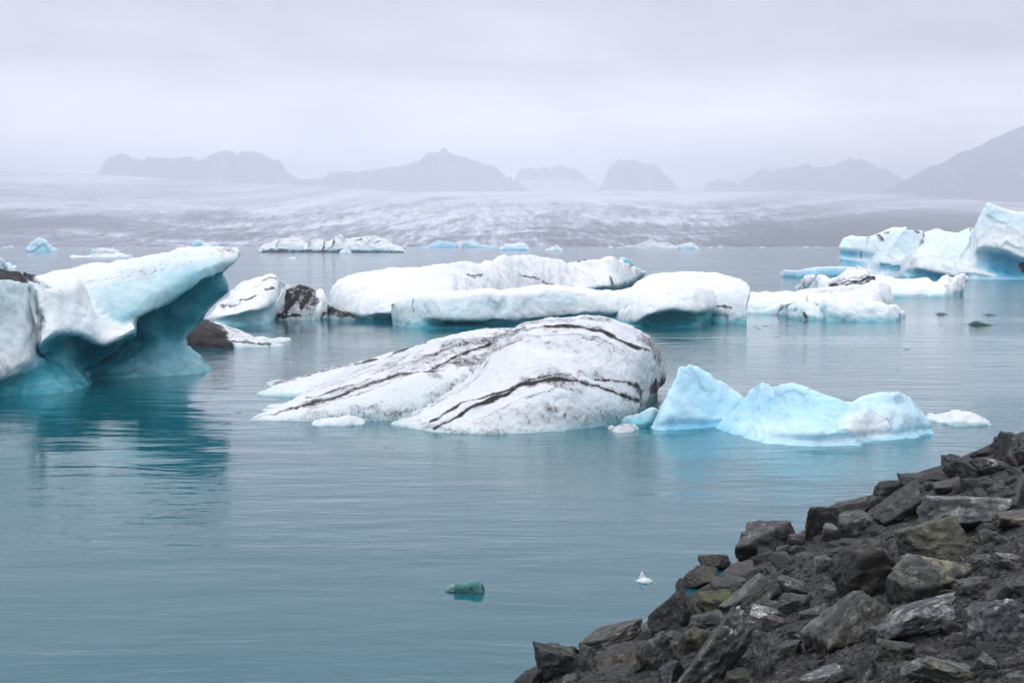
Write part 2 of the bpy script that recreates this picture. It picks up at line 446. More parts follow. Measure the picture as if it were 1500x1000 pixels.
def berg(name, lofts, voxel, mat, label, cat='iceberg', group=None, amp=1.0, seed=1, strokes=(), zones=(), rough_amp=1.0, relax=2, facet=0.0, hollow=0.0, halo=False, wet=.15):
    V = []; Fc = []; off = 0
    for v, f in lofts:
        V.append(v); Fc += [tuple(i + off for i in q) for q in f]; off += len(v)
    V = np.vstack(V)
    me = bpy.data.meshes.new('tmp'); me.from_pydata([tuple(v[:3]) for v in V], [], Fc)
    o = bpy.data.objects.new('tmp', me); COL.objects.link(o)
    md = o.modifiers.new('r', 'REMESH'); md.mode = 'VOXEL'; md.voxel_size = voxel; md.adaptivity = 0
    ms = o.modifiers.new('s', 'SMOOTH'); ms.iterations = relax; ms.factor = 0.5
    dg = bpy.context.evaluated_depsgraph_get(); ev = o.evaluated_get(dg); m2 = bpy.data.meshes.new_from_object(ev)
    bpy.data.objects.remove(o); bpy.data.meshes.remove(me)
    nvt = len(m2.vertices)
    co = np.empty(nvt * 3, np.float32); m2.vertices.foreach_get('co', co); co = co.reshape(-1, 3).astype(float)
    nor = vnormals(m2)
    # material zones come from the block each vertex was meshed from
    kd = kdtree.KDTree(len(V))
    for i, v in enumerate(V): kd.insert(v[:3], i)
    kd.balance()
    tint = np.empty(nvt); dirt_or_shade = np.empty(nvt)
    for i in range(nvt):
        r = kd.find_n(co[i], 4); w = np.array([1 / (x[2] + voxel * 0.3) for x in r]); ii = [x[1] for x in r]
        tint[i] = (V[ii, 3] * w).sum() / w.sum(); dirt_or_shade[i] = (V[ii, 4] * w).sum() / w.sum()
    # carved, melted surface
    a = voxel
    wp = co + 0.6 * a * 10 * np.stack([pnoise(co / (a * 18), seed + 50), pnoise(co / (a * 18), seed + 51), pnoise(co / (a * 18), seed + 52)], 1)
    h = fbm(wp, 1 / (a * 30), 3, seed) * 3.2 + fbm(wp, 1 / (a * 9), 3, seed + 9) * 0.95 + (cells(wp, 1 / (a * 26), seed + 20) * 2.6 + cells(wp, 1 / (a * 11), seed + 21) * 1.0) * facet
    h = h - hollow * np.maximum(0, pnoise(co / (a * 6), seed + 31)) ** 2 * 3
    h = h + pnoise(co / (a * 2.6), seed + 77) * 0.28 * rough_amp
    co2 = co + nor * (h * a * amp)[:, None]
    px, py = to_px(co)
    view = co - np.array([0, 0, H]); facing = -(view * nor).sum(1) / np.linalg.norm(view, axis=1)
    wob = fbm(co, 1 / (a * 8), 3, seed + 5)
    wav = fbm(co, 1 / (a * 16), 3, seed + 15); wav2 = fbm(co, 1 / (a * 30), 3, seed + 16)
    for kind, line, width, strength in strokes:
        L = np.asarray(line, float)
        d = dist_poly(px + wob * width * 0.9, py + wob * width * 0.8, L)
        wd = width * np.clip(1.0 + 1.6 * wav, .55, 2.2)
        f = strength * (1 - smooth(wd * 0.3, wd * 1.35, d)) * (facing > -0.05)
        if kind == 'dirt_or_shade' and strength > .85 and halo:
            f = np.maximum(f, np.clip(.46 + .5 * wav2, .10, .66) * (1 - smooth(width * .5, width * (3.2 + 3 * wav2), d)) * (facing > -0.05))
        if kind == 'dirt_or_shade': dirt_or_shade = np.maximum(dirt_or_shade, f)
        elif kind == 'tint': tint = np.maximum(tint, f)
        else: tint = np.where(f > 0, tint * (1 - np.clip(f, 0, 1)), tint)
    tint = np.clip(tint + wet * (1 - smooth(a * .5, a * 4.5, co[:, 2] + wob * a * 1.2)) * (co[:, 2] > -a * 3), 0, 1)
    for kind, poly, soft, val in zones:
        ins = in_poly(px, py, poly); d = dist_poly(px, py, list(poly) + [poly[0]])
        d = np.where(ins, d, -d) + wob * soft
        f = smooth(-soft, soft, d) * (facing > -0.1)
        if kind == 'dirt_or_shade': dirt_or_shade = dirt_or_shade * (1 - f) + val * f
        else: tint = tint * (1 - f) + val * f
    org = (co2.min(0) + co2.max(0)) / 2; org[2] = 0
    m2.vertices.foreach_set('co', (co2 - org).astype(np.float32).ravel())
    for k, arr in (('tint', tint), ('dirt_or_shade', dirt_or_shade)):
        at = m2.attributes.new(k, 'FLOAT', 'POINT'); at.data.foreach_set('value', arr.astype(np.float32))
    m2.polygons.foreach_set('use_smooth', [True] * len(m2.polygons)); m2.update()
    m2.materials.clear(); m2.materials.append(mat); m2.name = name
    ob = bpy.data.objects.new(name, m2); COL.objects.link(ob); ob.location = org
    return tag(ob, label, cat, group)


def C(p, o=0.0, t=0.0, d=0.0, D=None):
    r = dict(p=p, o=o, t=t, d=d)
    if D is not None: r['D'] = D
    return r


def profile(top, base, back=None, thick=1.0, t_top=0.0, t_mid=0.1, t_base=0.3, d=0.0, mid=0.5, lean=0.5, kb=.4, **kw):
    """a simpler block: top outline and waterline, both traced left to right with equal counts"""
    top = np.array(top, float); base = np.array(base, float)
    m1 = base * 0.72 + top * 0.28; m2 = base * 0.35 + top * 0.65
    return loft([C(base.tolist(), 0, t_base, d * 0.5), C(m1.tolist(), thick * lean * 0.08, t_base * kb + t_mid * (1 - kb), d * 0.6), C(m2.tolist(), thick * lean * 0.4, t_mid, d),
                 C(top.tolist(), thick * lean, t_top, d)], back=back or thick, **kw)


def build_ice():
    M_left = ice_material('ice_left', 0.022, speck=0.35, sss=0.2, bumps=0.8)
    M_main = ice_material('ice_ashy', 0.017, speck=0.9, white=(0.80, 0.825, 0.86), sss=0.08, bumps=1.9)
    M_blue = ice_material('ice_blue', 0.017, speck=0.0, sss=0.5, rough=0.18, bumps=0.7, mott=.3, hues=AQUA)
    M_mid = ice_material('ice_snowy', 0.042, speck=0.35, white=(0.86, 0.875, 0.895), sss=0.25, bumps=0.8)
    M_right = ice_material('ice_right', 0.088, speck=0.1, white=(0.84, 0.87, 0.895), sss=0.25, bumps=0.8, hues=AQUA)
    M_far = ice_material('ice_far', 0.38, speck=0.3, sss=0.0, bumps=1.0, hues=AQUA)
    M_drop = ice_material('ice_fragment', 0.012, speck=0.0, sss=0.0, rough=0.15, bumps=1.2, hues=GLASS)

    # ---- left overhanging berg: slab with undercut, buttress, left block
    A = loft([
        C([(128, 557), (150, 555), (175, 554), (200, 553), (230, 552), (255, 550), (280, 548), (298, 546), (311, 543)], 0, [.75, .66, .56, .48, .42, .40, .42, .45, .5]),
        C([(126, 548), (150, 542), (175, 538), (200, 536), (228, 534), (250, 532), (268, 530), (281, 526), (292, 530)], [.9, .9, .9, .8, .7, .6, .5, .4, .3], [.92, .86, .74, .6, .5, .48, .48, .5, .52]),
        C([(120, 534), (150, 522), (180, 512), (205, 506), (230, 504), (248, 503), (260, 502), (267, 500), (271, 497)], [1.5, 1.5, 1.5, 1.4, 1.2, 1.0, .8, .7, .6], [.97, .94, .88, .8, .72, .68, .64, .62, .62]),
        C([(118, 526), (150, 506), (175, 496), (200, 485), (220, 479), (250, 474), (274, 470), (294, 462), (308, 455)], [1.2, 1.2, 1.2, 1.1, 1.0, .8, .6, .5, .4], [.97, .97, .95, .92, .9, .86, .82, .78, .72]),
        C([(116, 516), (150, 496), (175, 484), (200, 464), (218, 454), (252, 440), (286, 428), (316, 424), (335, 428)], [.8, .8, .8, .8, .7, .6, .5, .4, .2], [.97, .97, .97, .96, .95, .93, .9, .86, .74]),
        C([(116, 514), (150, 494), (175, 482), (200, 462), (217, 452), (252, 432), (286, 411), (312, 398), (329, 404)], [.2, .1, .1, .1, .1, .1, .1, .1, 0], [.95, .95, .95, .95, .95, .92, .88, .84, .76]),
        C([(115, 519), (150, 501), (175, 490), (199, 471), (216, 459), (252, 437), (286, 416), (312, 404), (331, 397)], [-.9, -1.2, -1.4, -1.5, -1.5, -1.4, -1.2, -.9, -.5], [.62, .42, .38, .42, .5, .55, .58, .58, .56]),
        C([(115, 514), (150, 495), (175, 483), (198, 464), (215, 452), (252, 430), (286, 409), (312, 398), (333, 394)], [-1.1, -1.5, -1.7, -1.8, -1.8, -1.6, -1.4, -1.1, -.6], [.5, .36, .36, .40, .44, .47, .48, .46, .42]),
        C([(112, 492), (148, 474), (172, 456), (196, 440), (216, 430), (252, 411), (286, 394), (314, 385), (343, 382)], [-.9, -1.3, -1.5, -1.6, -1.6, -1.5, -1.3, -1.0, -.6], [.24, .30, .36, .39, .41, .41, .40, .36, .28]),
        C([(100, 440), (118, 424), (150, 412), (185, 404), (215, 397), (250, 388), (285, 379), (318, 371), (351, 370)], [.2, .1, 0, -.1, -.2, -.2, -.1, 0, 0], [.14, .16, .19, .22, .22, .22, .2, .17, .14], [.12, .16, .18, .22, .26, .24, .18, .16, .28]),
        C([(56, 412), (75, 405), (110, 396), (140, 389), (200, 378), (250, 372), (264, 366), (300, 362), (344, 363)], [2.2, 2.3, 2.3, 2.3, 2.2, 1.9, 1.6, 1.2, .7], 0.0, [.1, .06, .05, .04, .05, .08, .12, .12, .2]),
    ], nu=120, nv=130, sub=.5, deep=1.6, tip=.1,
        mirror=[[3, 3, 3, 3, 3, 3, 2.6, 2.0, 1.2], 2.2, [2.2, 2.2, 2.2, 2, 1.8, 1.6, 1.4, 1.2, 1.0], [2.4, 2.4, 2.4, 2.2, 2, 1.8, 1.5, 1.2, .8], 2.2, [3, 3, 3, 3, 2.8, 2.6, 2.2, 1.6, .8], [4, 4.3, 4.5, 4.5, 4.4, 4, 3.4, 2.5, 1.2],
                [4.2, 4.5, 4.7, 4.7, 4.6, 4.2, 3.6, 2.7, 1.3], [4.2, 4.6, 4.8, 4.8, 4.6, 4.2, 3.5, 2.6, 1.3], [3.6, 3.7, 3.8, 3.8, 3.7, 3.3, 2.8, 2.0, 1.0], [1.0, 1.0, 1.0, 1.0, 1.0, .9, .7, .5, .3]])
    Cb = loft([
        C([(60, 575), (80, 574), (100, 571), (110, 569), (116, 568), (121, 566), (125, 565), (128, 564)], 0, .62),
        C([(64, 530), (80, 522), (98, 520), (106, 522), (112, 528), (117, 534), (121, 540), (125, 545)], [1, 1, 1, 1, 1, 1.1, 1.2, 1.3], .88),
        C([(60, 512), (80, 497), (97, 494), (112, 498), (128, 507), (146, 512), (166, 506), (192, 494)], [.6, .6, .6, .8, .9, 1.1, 1.2, 1.2], [.7, .8, .85, .88, .9, .9, .9, .9]),
        C([(58, 508), (80, 491), (97, 487), (114, 490), (131, 499), (151, 507), (175, 499), (198, 487)], [-.1, -.1, 0, .1, .3, .4, .5, .5], [.4, .5, .6, .6, .5, .4, .35, .35]),
        C([(58, 500), (80, 483), (96, 478), (114, 480), (131, 488), (152, 499), (176, 492), (199, 480)], [-.3, -.3, -.2, 0, .15, .25, .3, .3], [.1, .1, .16, .2, .14, .06, .06, .1]),
        C([(60, 462), (76, 458), (95, 454), (113, 452), (129, 464), (150, 480), (175, 484), (200, 475)], [.1, .1, .3, .4, .45, .5, .5, .5], [.05, .08, .12, .1, .05, .02, .02, .1]),
        C([(57, 425), (75, 427), (95, 423), (113, 415), (128, 440), (149, 463), (175, 471), (201, 470)], [.5, .7, .8, .8, .9, .9, .9, .8], [0, .05, .06, .05, .05, .05, .05, .12], [.3, .2, .25, .1, 0, 0, .1, .05]),
    ], nu=80, nv=70, back=1.6, sub=.2, deep=1.2, tip=.1, mirror=[1.2, 1.2, 1.6, 2.4, 2.6, 2.2, 1.2])
    B = loft([
        C([(-110, 592), (-60, 588), (-20, 584), (0, 581), (40, 579), (80, 576), (112, 571), (128, 566)], 0, [.6, .6, .6, .6, .6, .55, .55, .6]),
        C([(-110, 575), (-60, 572), (-20, 568), (0, 563), (36, 548), (66, 540), (92, 545), (110, 552)], [.5, .5, .5, .6, .8, .9, .9, .8], [.75, .75, .75, .75, .8, .8, .75, .7]),
        C([(-110, 565), (-60, 562), (-20, 560), (0, 558), (24, 548), (48, 530), (56, 515), (60, 508)], [.1, .1, .1, .2, .4, .6, .6, .6], [.6, .6, .6, .55, .5, .5, .6, .7]),
        C([(-110, 555), (-60, 550), (-20, 548), (0, 549), (20, 540), (42, 522), (52, 502), (58, 490)], [-.5, -.5, -.5, -.5, -.4, -.3, -.1, 0], [.1, .1, .1, .08, .06, .06, .05, .05], [0, 0, .1, .2, .1, .05, .05, .05]),
        C([(-110, 500), (-60, 498), (-20, 496), (0, 492), (20, 486), (38, 478), (48, 466), (56, 455)], [-.2, -.2, -.2, -.2, -.1, 0, .1, .2], [.2, .2, .2, .2, .18, .16, .1, .06], [.1, .1, .14, .18, .12, .06, .05, .3]),
        C([(-110, 416), (-60, 414), (-20, 413), (0, 414), (20, 415), (36, 415), (46, 415), (55, 417)], [.3, .3, .3, .3, .4, .4, .5, .5], [.2, .2, .2, .22, .2, .18, .14, .1], [.2, .2, .2, .22, .2, .14, .1, .15]),
    ], nu=70, nv=60, back=2.6, sub=.3, deep=1.4, tip=.1, backz=.9)
    berg('overhanging_iceberg', [A, Cb, B], .062, M_left,
         'big undercut iceberg with a pointed overhanging arm above a dark teal hollow', seed=3, amp=.9, relax=2, facet=.16,
         strokes=[('dirt_or_shade', [(0, 470), (12, 455), (18, 440)], 9, .3), ('dirt_or_shade', [(205, 403), (240, 396), (280, 384)], 4, .3), ('dirt_or_shade', [(120, 412), (160, 406), (205, 400)], 3, .34),
                  ('dirt_or_shade', [(318, 366), (335, 364), (348, 370)], 7, .42), ('dirt_or_shade', [(57, 455), (61, 470), (60, 480)], 4, .5), ('dirt_or_shade', [(0, 525), (6, 540)], 8, .35)])
    # dark mound and blue tip behind it
    berg('ash_covered_ice', [profile([(-50, 404), (-20, 396), (0, 393), (22, 397), (45, 402), (72, 407)], [(-55, 425), (-20, 426), (0, 426), (25, 425), (48, 422), (76, 414)], thick=4, t_base=.1, t_mid=0, d=1.1)],
         .09, M_mid, 'low dark ash-covered ice mound peeking over the back of the overhanging iceberg', 'dirty ice', seed=8)
    berg('pointed_iceberg', [profile([(-40, 388), (-20, 372), (-6, 374), (3, 382), (10, 390)], [(-45, 395), (-22, 396), (-5, 396), (4, 395), (13, 393)], thick=5, t_top=.1, t_mid=.3, t_base=.3)],
         .13, M_right, 'sharp pale blue ice tip cut by the left edge, behind the dark mound', seed=12)

    # ---- small bergs behind the arm
    berg('sloping_iceberg', [
        loft([C([(303, 473), (325, 475), (350, 476), (375, 475), (396, 473), (400, 466)], 0, [.3, .35, .4, .4, .4, .4]),
              C([(304, 470), (327, 467), (352, 464), (376, 462), (394, 456), (402, 452)], [.2, .5, .9, .9, .6, .3], [.2, .4, .5, .45, .4, .25]),
              C([(306, 466), (330, 462), (355, 457), (378, 452), (395, 446), (405, 443)], [0, -.2, -.3, -.3, -.2, 0], [.1, .12, .12, .1, .1, .1]),
              C([(316, 454), (338, 445), (360, 437), (384, 430), (402, 428), (418, 432)], [.6, .8, 1, 1, 1, .9], 0),
              C([(336, 425), (352, 413), (372, 406), (392, 402), (410, 406), (425, 417)], [2.5, 3, 3, 3, 2.8, 2.2], 0)], nu=50, nv=40, back=2.5)],
         .075, M_mid, 'white lopsided iceberg with short dark dashes on its tilted top, right of the overhanging arm', seed=21,
         strokes=[('dirt_or_shade', [(326, 449), (340, 447), (352, 443)], 1.6, .6), ('dirt_or_shade', [(352, 440), (366, 435), (376, 434)], 2.2, .8), ('dirt_or_shade', [(384, 410), (394, 407), (404, 409)], 1.8, .6), ('dirt_or_shade', [(388, 426), (396, 422), (401, 423)], 1.8, .8), ('dirt_or_shade', [(413, 409), (424, 419)], 2, .4), ('dirt_or_shade', [(370, 420), (385, 416)], 3, .3)])
    berg('black_striped_ice', [profile([(396, 452), (406, 436), (420, 425), (436, 419), (452, 424), (464, 430), (470, 425), (477, 438), (481, 458)],
                                       [(396, 467), (408, 468), (420, 468), (436, 468), (450, 468), (460, 468), (468, 468), (475, 467), (481, 466)], thick=2.5, t_base=.2, t_mid=.05, d=.72, nu=50, nv=40)],
         .06, M_mid, 'small jagged chunk striped black with ash and white at its right end', seed=23, facet=.6,
         zones=[('dirt_or_shade', [(463, 420), (490, 420), (490, 475), (459, 475), (466, 445)], 3, .05)],
         strokes=[('dirt_or_shade', [(408, 445), (425, 425)], 5, 1.3), ('dirt_or_shade', [(418, 455), (440, 425)], 4, 1.3), ('dirt_or_shade', [(440, 452), (452, 432)], 4, 1.2), ('dirt_or_shade', [(400, 462), (440, 462)], 4, 1.2), ('dirt_or_shade', [(436, 422), (448, 425)], 4, 1.3)])
    berg('grey_ash_ice', [profile([(262, 472), (280, 468), (300, 466), (318, 473), (334, 480), (352, 487), (366, 491), (392, 500), (414, 505)],
                                  [(262, 508), (282, 509), (300, 510), (318, 510), (334, 510), (352, 510), (368, 509), (392, 508), (415, 507)], thick=3, t_base=.1, t_mid=0, d=.35, nu=60, nv=40, lean=.8)],
         .055, M_mid, 'low wedge of ice, ash-dark at its thick end and white at its tail', 'dirty ice', seed=25,
         zones=[('dirt_or_shade', [(255, 460), (300, 462), (318, 475), (330, 492), (345, 515), (255, 515)], 5, 1.15)],
         strokes=[('dirt_or_shade', [(330, 498), (365, 503), (395, 505)], 3, .7)])

    # ---- back white berg
    W = loft([
        C([(484, 462), (500, 467), (533, 470), (572, 471), (640, 468), (700, 458), (760, 446), (820, 438), (870, 434), (897, 430), (925, 412)], 0, [.4, .7, .8, .8, .8, .7, .6, .6, .6, .6, .4]),
        C([(485, 456), (502, 461), (535, 465), (572, 463), (640, 460), (700, 450), (760, 438), (820, 430), (870, 426), (903, 423), (932, 409)], [0, .5, .8, .8, .8, .8, .8, .8, .8, .8, .3], [.3, .6, .75, .75, .7, .6, .6, .6, .65, .65, .4]),
        C([(486, 450), (501, 455), (534, 461), (572, 457), (640, 450), (700, 440), (760, 430), (820, 424), (872, 420), (908, 415), (938, 405)], [-.2, -.4, -.4, -.3, 0, 0, 0, 0, -.3, -.4, -.2], [.15, .1, .1, .1, .1, .1, .1, .1, .12, .15, .1]),
        C([(487, 430), (502, 430), (535, 433), (574, 430), (640, 425), (700, 415), (760, 410), (820, 408), (868, 408), (905, 403), (942, 402)], [.5, .6, .7, .8, 1, 1.2, 1.2, 1.2, 1, .8, .3], [.08, .05, .03, 0, 0, 0, 0, 0, 0, .04, .05]),
        C([(492, 418), (512, 411), (545, 408), (580, 405), (640, 402), (700, 394), (765, 392), (825, 394), (864, 394), (902, 391), (944, 400)], [2, 2.5, 3, 3.4, 4, 4, 4, 3.6, 3, 2, .8], 0),
        C([(500, 413), (543, 398), (573, 391), (597, 395), (650, 387), (703, 382), (770, 372), (833, 383), (863, 379), (899, 378), (946, 399)], [4, 5.5, 6.5, 7, 7.5, 8, 8, 7, 5, 4, 1.5], 0),
    ], nu=150, nv=60, back=6, sub=.6, deep=2)
    berg('domed_iceberg', [W], .10, M_mid, 'long domed snow-white iceberg with a humped top, behind the flat-fronted one',
         seed=31, amp=.85, relax=3, facet=.08,
         strokes=[('dirt_or_shade', [(684, 401), (697, 403), (708, 402)], 2.04, 0.68), ('dirt_or_shade', [(760, 402), (790, 411), (812, 417)], 1.36, 0.72), ('dirt_or_shade', [(720, 388), (745, 398)], 1.36, 0.27), ('dirt_or_shade', [(846, 381), (858, 381)], 1.70, 0.81),
                  ('dirt_or_shade', [(893, 406), (898, 414)], 2.04, 0.81), ('dirt_or_shade', [(500, 458), (520, 463)], 2.04, 0.45), ('dirt_or_shade', [(590, 416), (610, 410), (640, 404)], 1.70, 0.25), ('dirt_or_shade', [(560, 440), (590, 428)], 1.70, 0.22),
                  ('dirt_or_shade', [(833, 384), (843, 392), (872, 412)], 1.36, 0.27), ('dirt_or_shade', [(868, 384), (885, 394)], 1.36, 0.27), ('dirt_or_shade', [(735, 375), (765, 374)], 1.36, 0.23)])
    berg('teal_ice_chip', [profile([(900, 384), (908, 379), (917, 378), (924, 381), (926, 386)], [(899, 392), (908, 394), (916, 394), (923, 393), (928, 391)], thick=4, t_top=.35, t_mid=.5, t_base=.6)],
         .12, M_right, 'small aqua chip of ice showing above the right end of the domed iceberg', 'ice chunk', seed=33)
    berg('dark_ice_rubble', [profile([(474, 460), (484, 452), (495, 456), (508, 459), (522, 462), (537, 464)], [(474, 468), (486, 469), (497, 469), (508, 469), (522, 469), (538, 468)], thick=1.2, t_base=.5, t_mid=.3, d=.8)],
         .05, M_mid, 'dark wet ice rubble lying at the left foot of the domed iceberg', 'ice rubble', seed=35, facet=.7, amp=1.4)

    # ---- slab berg in front of it
    S = loft([
        C([(574, 474), (590, 478), (612, 480), (650, 481), (700, 480), (760, 477), (820, 474), (880, 472), (930, 470), (980, 470), (1040, 472), (1075, 474), (1092, 475)], 0, [.3, .35, .45, .85, .85, .85, .8, .7, .7, .7, .6, .4, .5]),
        C([(574, 466), (590, 468), (613, 472), (650, 472), (700, 472), (760, 470), (820, 467), (880, 464), (930, 460), (980, 460), (1040, 462), (1076, 465), (1093, 467)], [0, 0, .1, .9, .9, .9, .9, .9, .6, .6, .5, .1, .1], [.3, .3, .4, .8, .8, .8, .75, .6, .5, .5, .4, .3, .4]),
        C([(573, 458), (590, 460), (614, 462), (650, 467), (700, 468), (760, 467), (820, 462), (880, 456), (930, 450), (980, 450), (1040, 453), (1078, 457), (1094, 459)], [0, .1, .2, -.1, -.1, -.1, -.1, 0, .2, .2, .2, .1, .1], [.25, .25, .3, .25, .25, .2, .15, .12, .1, .1, .1, .12, .25]),
        C([(573, 450), (590, 448), (614, 446), (650, 447), (700, 446), (760, 444), (820, 440), (880, 438), (930, 436), (980, 432), (1040, 434), (1080, 440), (1093, 445)], [.1, .2, .3, .1, .1, .1, .1, .3, .5, .6, .6, .4, .3], [.2, .2, .24, .16, .22, .2, .2, .12, .08, .06, .06, .08, .1]),
        C([(574, 446), (592, 439), (614, 432), (650, 431), (700, 429), (760, 427), (820, 424), (880, 427), (925, 424), (975, 415), (1040, 414), (1080, 420), (1098, 425)], [.4, .8, .8, .6, .6, .6, .6, .9, 1.3, 1.6, 1.5, 1.2, .8], [.1, .1, .1, .06, .06, .06, .06, .06, .02, 0, 0, .05, .1]),
        C([(576, 445), (600, 434), (630, 427), (665, 426), (710, 424), (760, 421), (817, 418), (877, 423), (918, 422), (955, 403), (1040, 398), (1083, 407), (1097, 413)], [.9, 1.8, 2.3, 2.3, 2.3, 2.3, 2.3, 2.4, 2.8, 3.2, 3.2, 2.6, 1.4], 0),
    ], nu=150, nv=60, back=3.5, sub=.7, deep=2, tip=.3)
    L = loft([
        C([(893, 466), (910, 474), (928, 478), (950, 479), (983, 479), (1017, 478), (1037, 474), (1052, 466)], 0, [.3, .6, .8, .85, .85, .8, .7, .5]),
        C([(893, 464), (912, 471), (931, 474), (955, 468), (985, 461), (1017, 463), (1040, 459), (1053, 455)], [0, .2, .5, .9, 1, 1, .8, .3], [.2, .4, .65, .78, .8, .75, .6, .4]),
        C([(894, 462), (914, 467), (934, 468), (955, 459), (984, 452), (1017, 456), (1042, 449), (1054, 446)], [-.1, -.2, -.3, -.3, -.3, -.3, -.3, -.1], [.1, .12, .2, .2, .2, .2, .15, .15]),
        C([(896, 461), (914, 456), (936, 448), (958, 441), (985, 437), (1018, 436), (1042, 434), (1056, 436)], [.1, .2, .2, .3, .3, .3, .3, .2], [.05, .05, .06, .06, .08, .08, .06, .05]),
        C([(900, 459), (919, 450), (940, 434), (968, 426), (995, 422), (1018, 420), (1043, 422), (1057, 428)], [.4, .8, 1.2, 1.5, 1.6, 1.6, 1.3, .8], 0),
    ], nu=70, nv=48, back=1.6, sub=.6, deep=1.6, tip=.2)
    berg('flat_fronted_iceberg', [S, L], .078, M_mid, 'long flat-fronted white iceberg above a dark teal waterline, rounded lobe at its right end',
         seed=41, amp=.7, relax=2, facet=.25,
         strokes=[('dirt_or_shade', [(573, 446), (578, 448)], 2.38, 0.85), ('dirt_or_shade', [(605, 438), (604, 450), (607, 458)], 1.09, 0.50), ('dirt_or_shade', [(1052, 449), (1070, 450)], 1.70, 0.85), ('dirt_or_shade', [(1064, 450), (1067, 464), (1068, 472)], 3.40, 0.45),
                  ('dirt_or_shade', [(970, 432), (990, 428), (1000, 423)], 2.04, 0.20), ('dirt_or_shade', [(1012, 404), (1035, 409)], 2.04, 0.27), ('dirt_or_shade', [(1070, 405), (1088, 410)], 1.70, 0.27),
                  ('tint', [(620, 445), (626, 455), (616, 472)], 8, .42), ('tint', [(690, 452), (740, 440)], 10, .3)])

    # ---- main striped berg
    M1 = loft([
        C([(365, 615), (410, 617), (450, 617), (500, 617), (533, 616), (570, 615), (620, 612), (690, 606)], 0, [.1, .15, .2, .25, .25, .25, .2, .1], [.2, .3, .25, .25, .25, .3, .2, .1]),
        C([(367, 613), (411, 609), (453, 604), (503, 598), (545, 592), (590, 588), (640, 582), (705, 572)], [.1, .2, .25, .3, .3, .3, .3, .3], [.05, .06, .08, .1, .1, .1, .08, .05], [.15, .15, .2, .22, .25, .2, .15, .1]),
        C([(368, 612), (413, 603), (460, 591), (510, 578), (553, 567), (600, 555), (655, 545), (725, 535)], [.2, .5, .8, 1, 1.1, 1.1, 1.1, 1.1], 0, .12),
        C([(370, 611), (415, 594), (465, 573), (515, 554), (558, 540), (606, 526), (665, 513), (750, 497)], [.4, 1.1, 1.8, 2.2, 2.5, 2.6, 2.6, 2.5], 0, .16),
        C([(372, 610.5), (414, 595), (468, 568), (522, 540), (570, 526), (615, 511), (680, 496), (775, 486)], D=[37.0, 38.4, 39.8, 40.3, 40.3, 40.2, 40.0, 40.2], d=.2, t=.0),
        C([(374, 610), (416, 594.5), (468, 561), (517, 531), (567, 520), (605, 506), (690, 486), (800, 477)], D=[37.4, 39.0, 41.4, 42.2, 42.0, 41.7, 41.4, 41.0], t=.04, d=.1),
    ], nu=110, nv=70, back=2.0, sub=.3, deep=1.2, tip=.1, backz=.55)
    M2 = loft([
        C([(572, 621), (623, 631), (680, 635), (733, 636), (790, 633), (830, 630), (872, 625), (915, 617), (938, 603), (950, 590)], 0, [.05, .1, .1, .12, .15, .25, .3, .4, .5, .5], [.2, .25, .25, .2, .15, .15, .2, .3, .3, .5]),
        C([(580, 617), (632, 613), (690, 608), (740, 602), (795, 596), (837, 594), (880, 597), (920, 597), (942, 588), (964, 570)], [.3, .5, .5, .45, .3, .2, .1, .1, .2, 1.6], [.0, .03, .04, .05, .05, .08, .08, .15, .25, .4], [.1, .1, .12, .12, .1, .1, .1, .15, .2, .7]),
        C([(598, 608), (648, 593), (698, 580), (745, 570), (800, 560), (845, 556), (888, 558), (928, 561), (948, 556), (974, 552)], [.8, 1.2, 1.3, 1.2, .9, .7, .6, .4, .5, 2.4], [0, 0, .02, .03, .03, .03, .03, .05, .15, .25], [.08, .08, .08, .1, .1, .1, .1, .1, .1, .4]),
        C([(624, 595), (668, 572), (708, 550), (752, 530), (805, 519), (850, 513), (895, 514), (934, 521), (953, 521), (975, 534)], [1.5, 2.1, 2.2, 2.1, 1.8, 1.6, 1.4, 1, .8, 2.8], [0, 0, 0, 0, .02, .02, .02, .03, .12, .2], [.1, .1, .08, .08, .06, .06, .08, .1, .1, .25]),
        C([(655, 577), (690, 557), (717, 524), (758, 496), (808, 482), (852, 477), (898, 483), (937, 499), (955, 510), (972, 524)], [2.4, 2.9, 3.2, 3.2, 3, 2.8, 2.5, 2, 1.6, 3.2], .0, .12),
        C([(680, 562), (712, 532), (735, 500), (768, 474), (815, 466), (857, 464), (902, 470), (938, 487), (955, 501), (968, 518)], [3.4, 3.8, 4.2, 4.4, 4.4, 4.2, 3.8, 3.2, 2.9, 3.8], .03, .18),
    ], nu=130, nv=84, back=2.4, sub=.35, deep=1.3, tip=.1, backz=.6)
    M3 = profile([(379, 572.5), (400, 565.5), (425, 556.5), (450, 548), (482, 540), (515, 531)], [(376, 578.5), (400, 580.5), (425, 581.5), (450, 582), (482, 583), (515, 583)], thick=3.0, t_top=.04, t_mid=.05, t_base=.25, d=.06, lean=.75, nu=40, nv=30)
    q = lambda L: [(450 + x / 3, 330 + y / 3) for x, y in L]
    fol = []
    rf = random.Random(4)
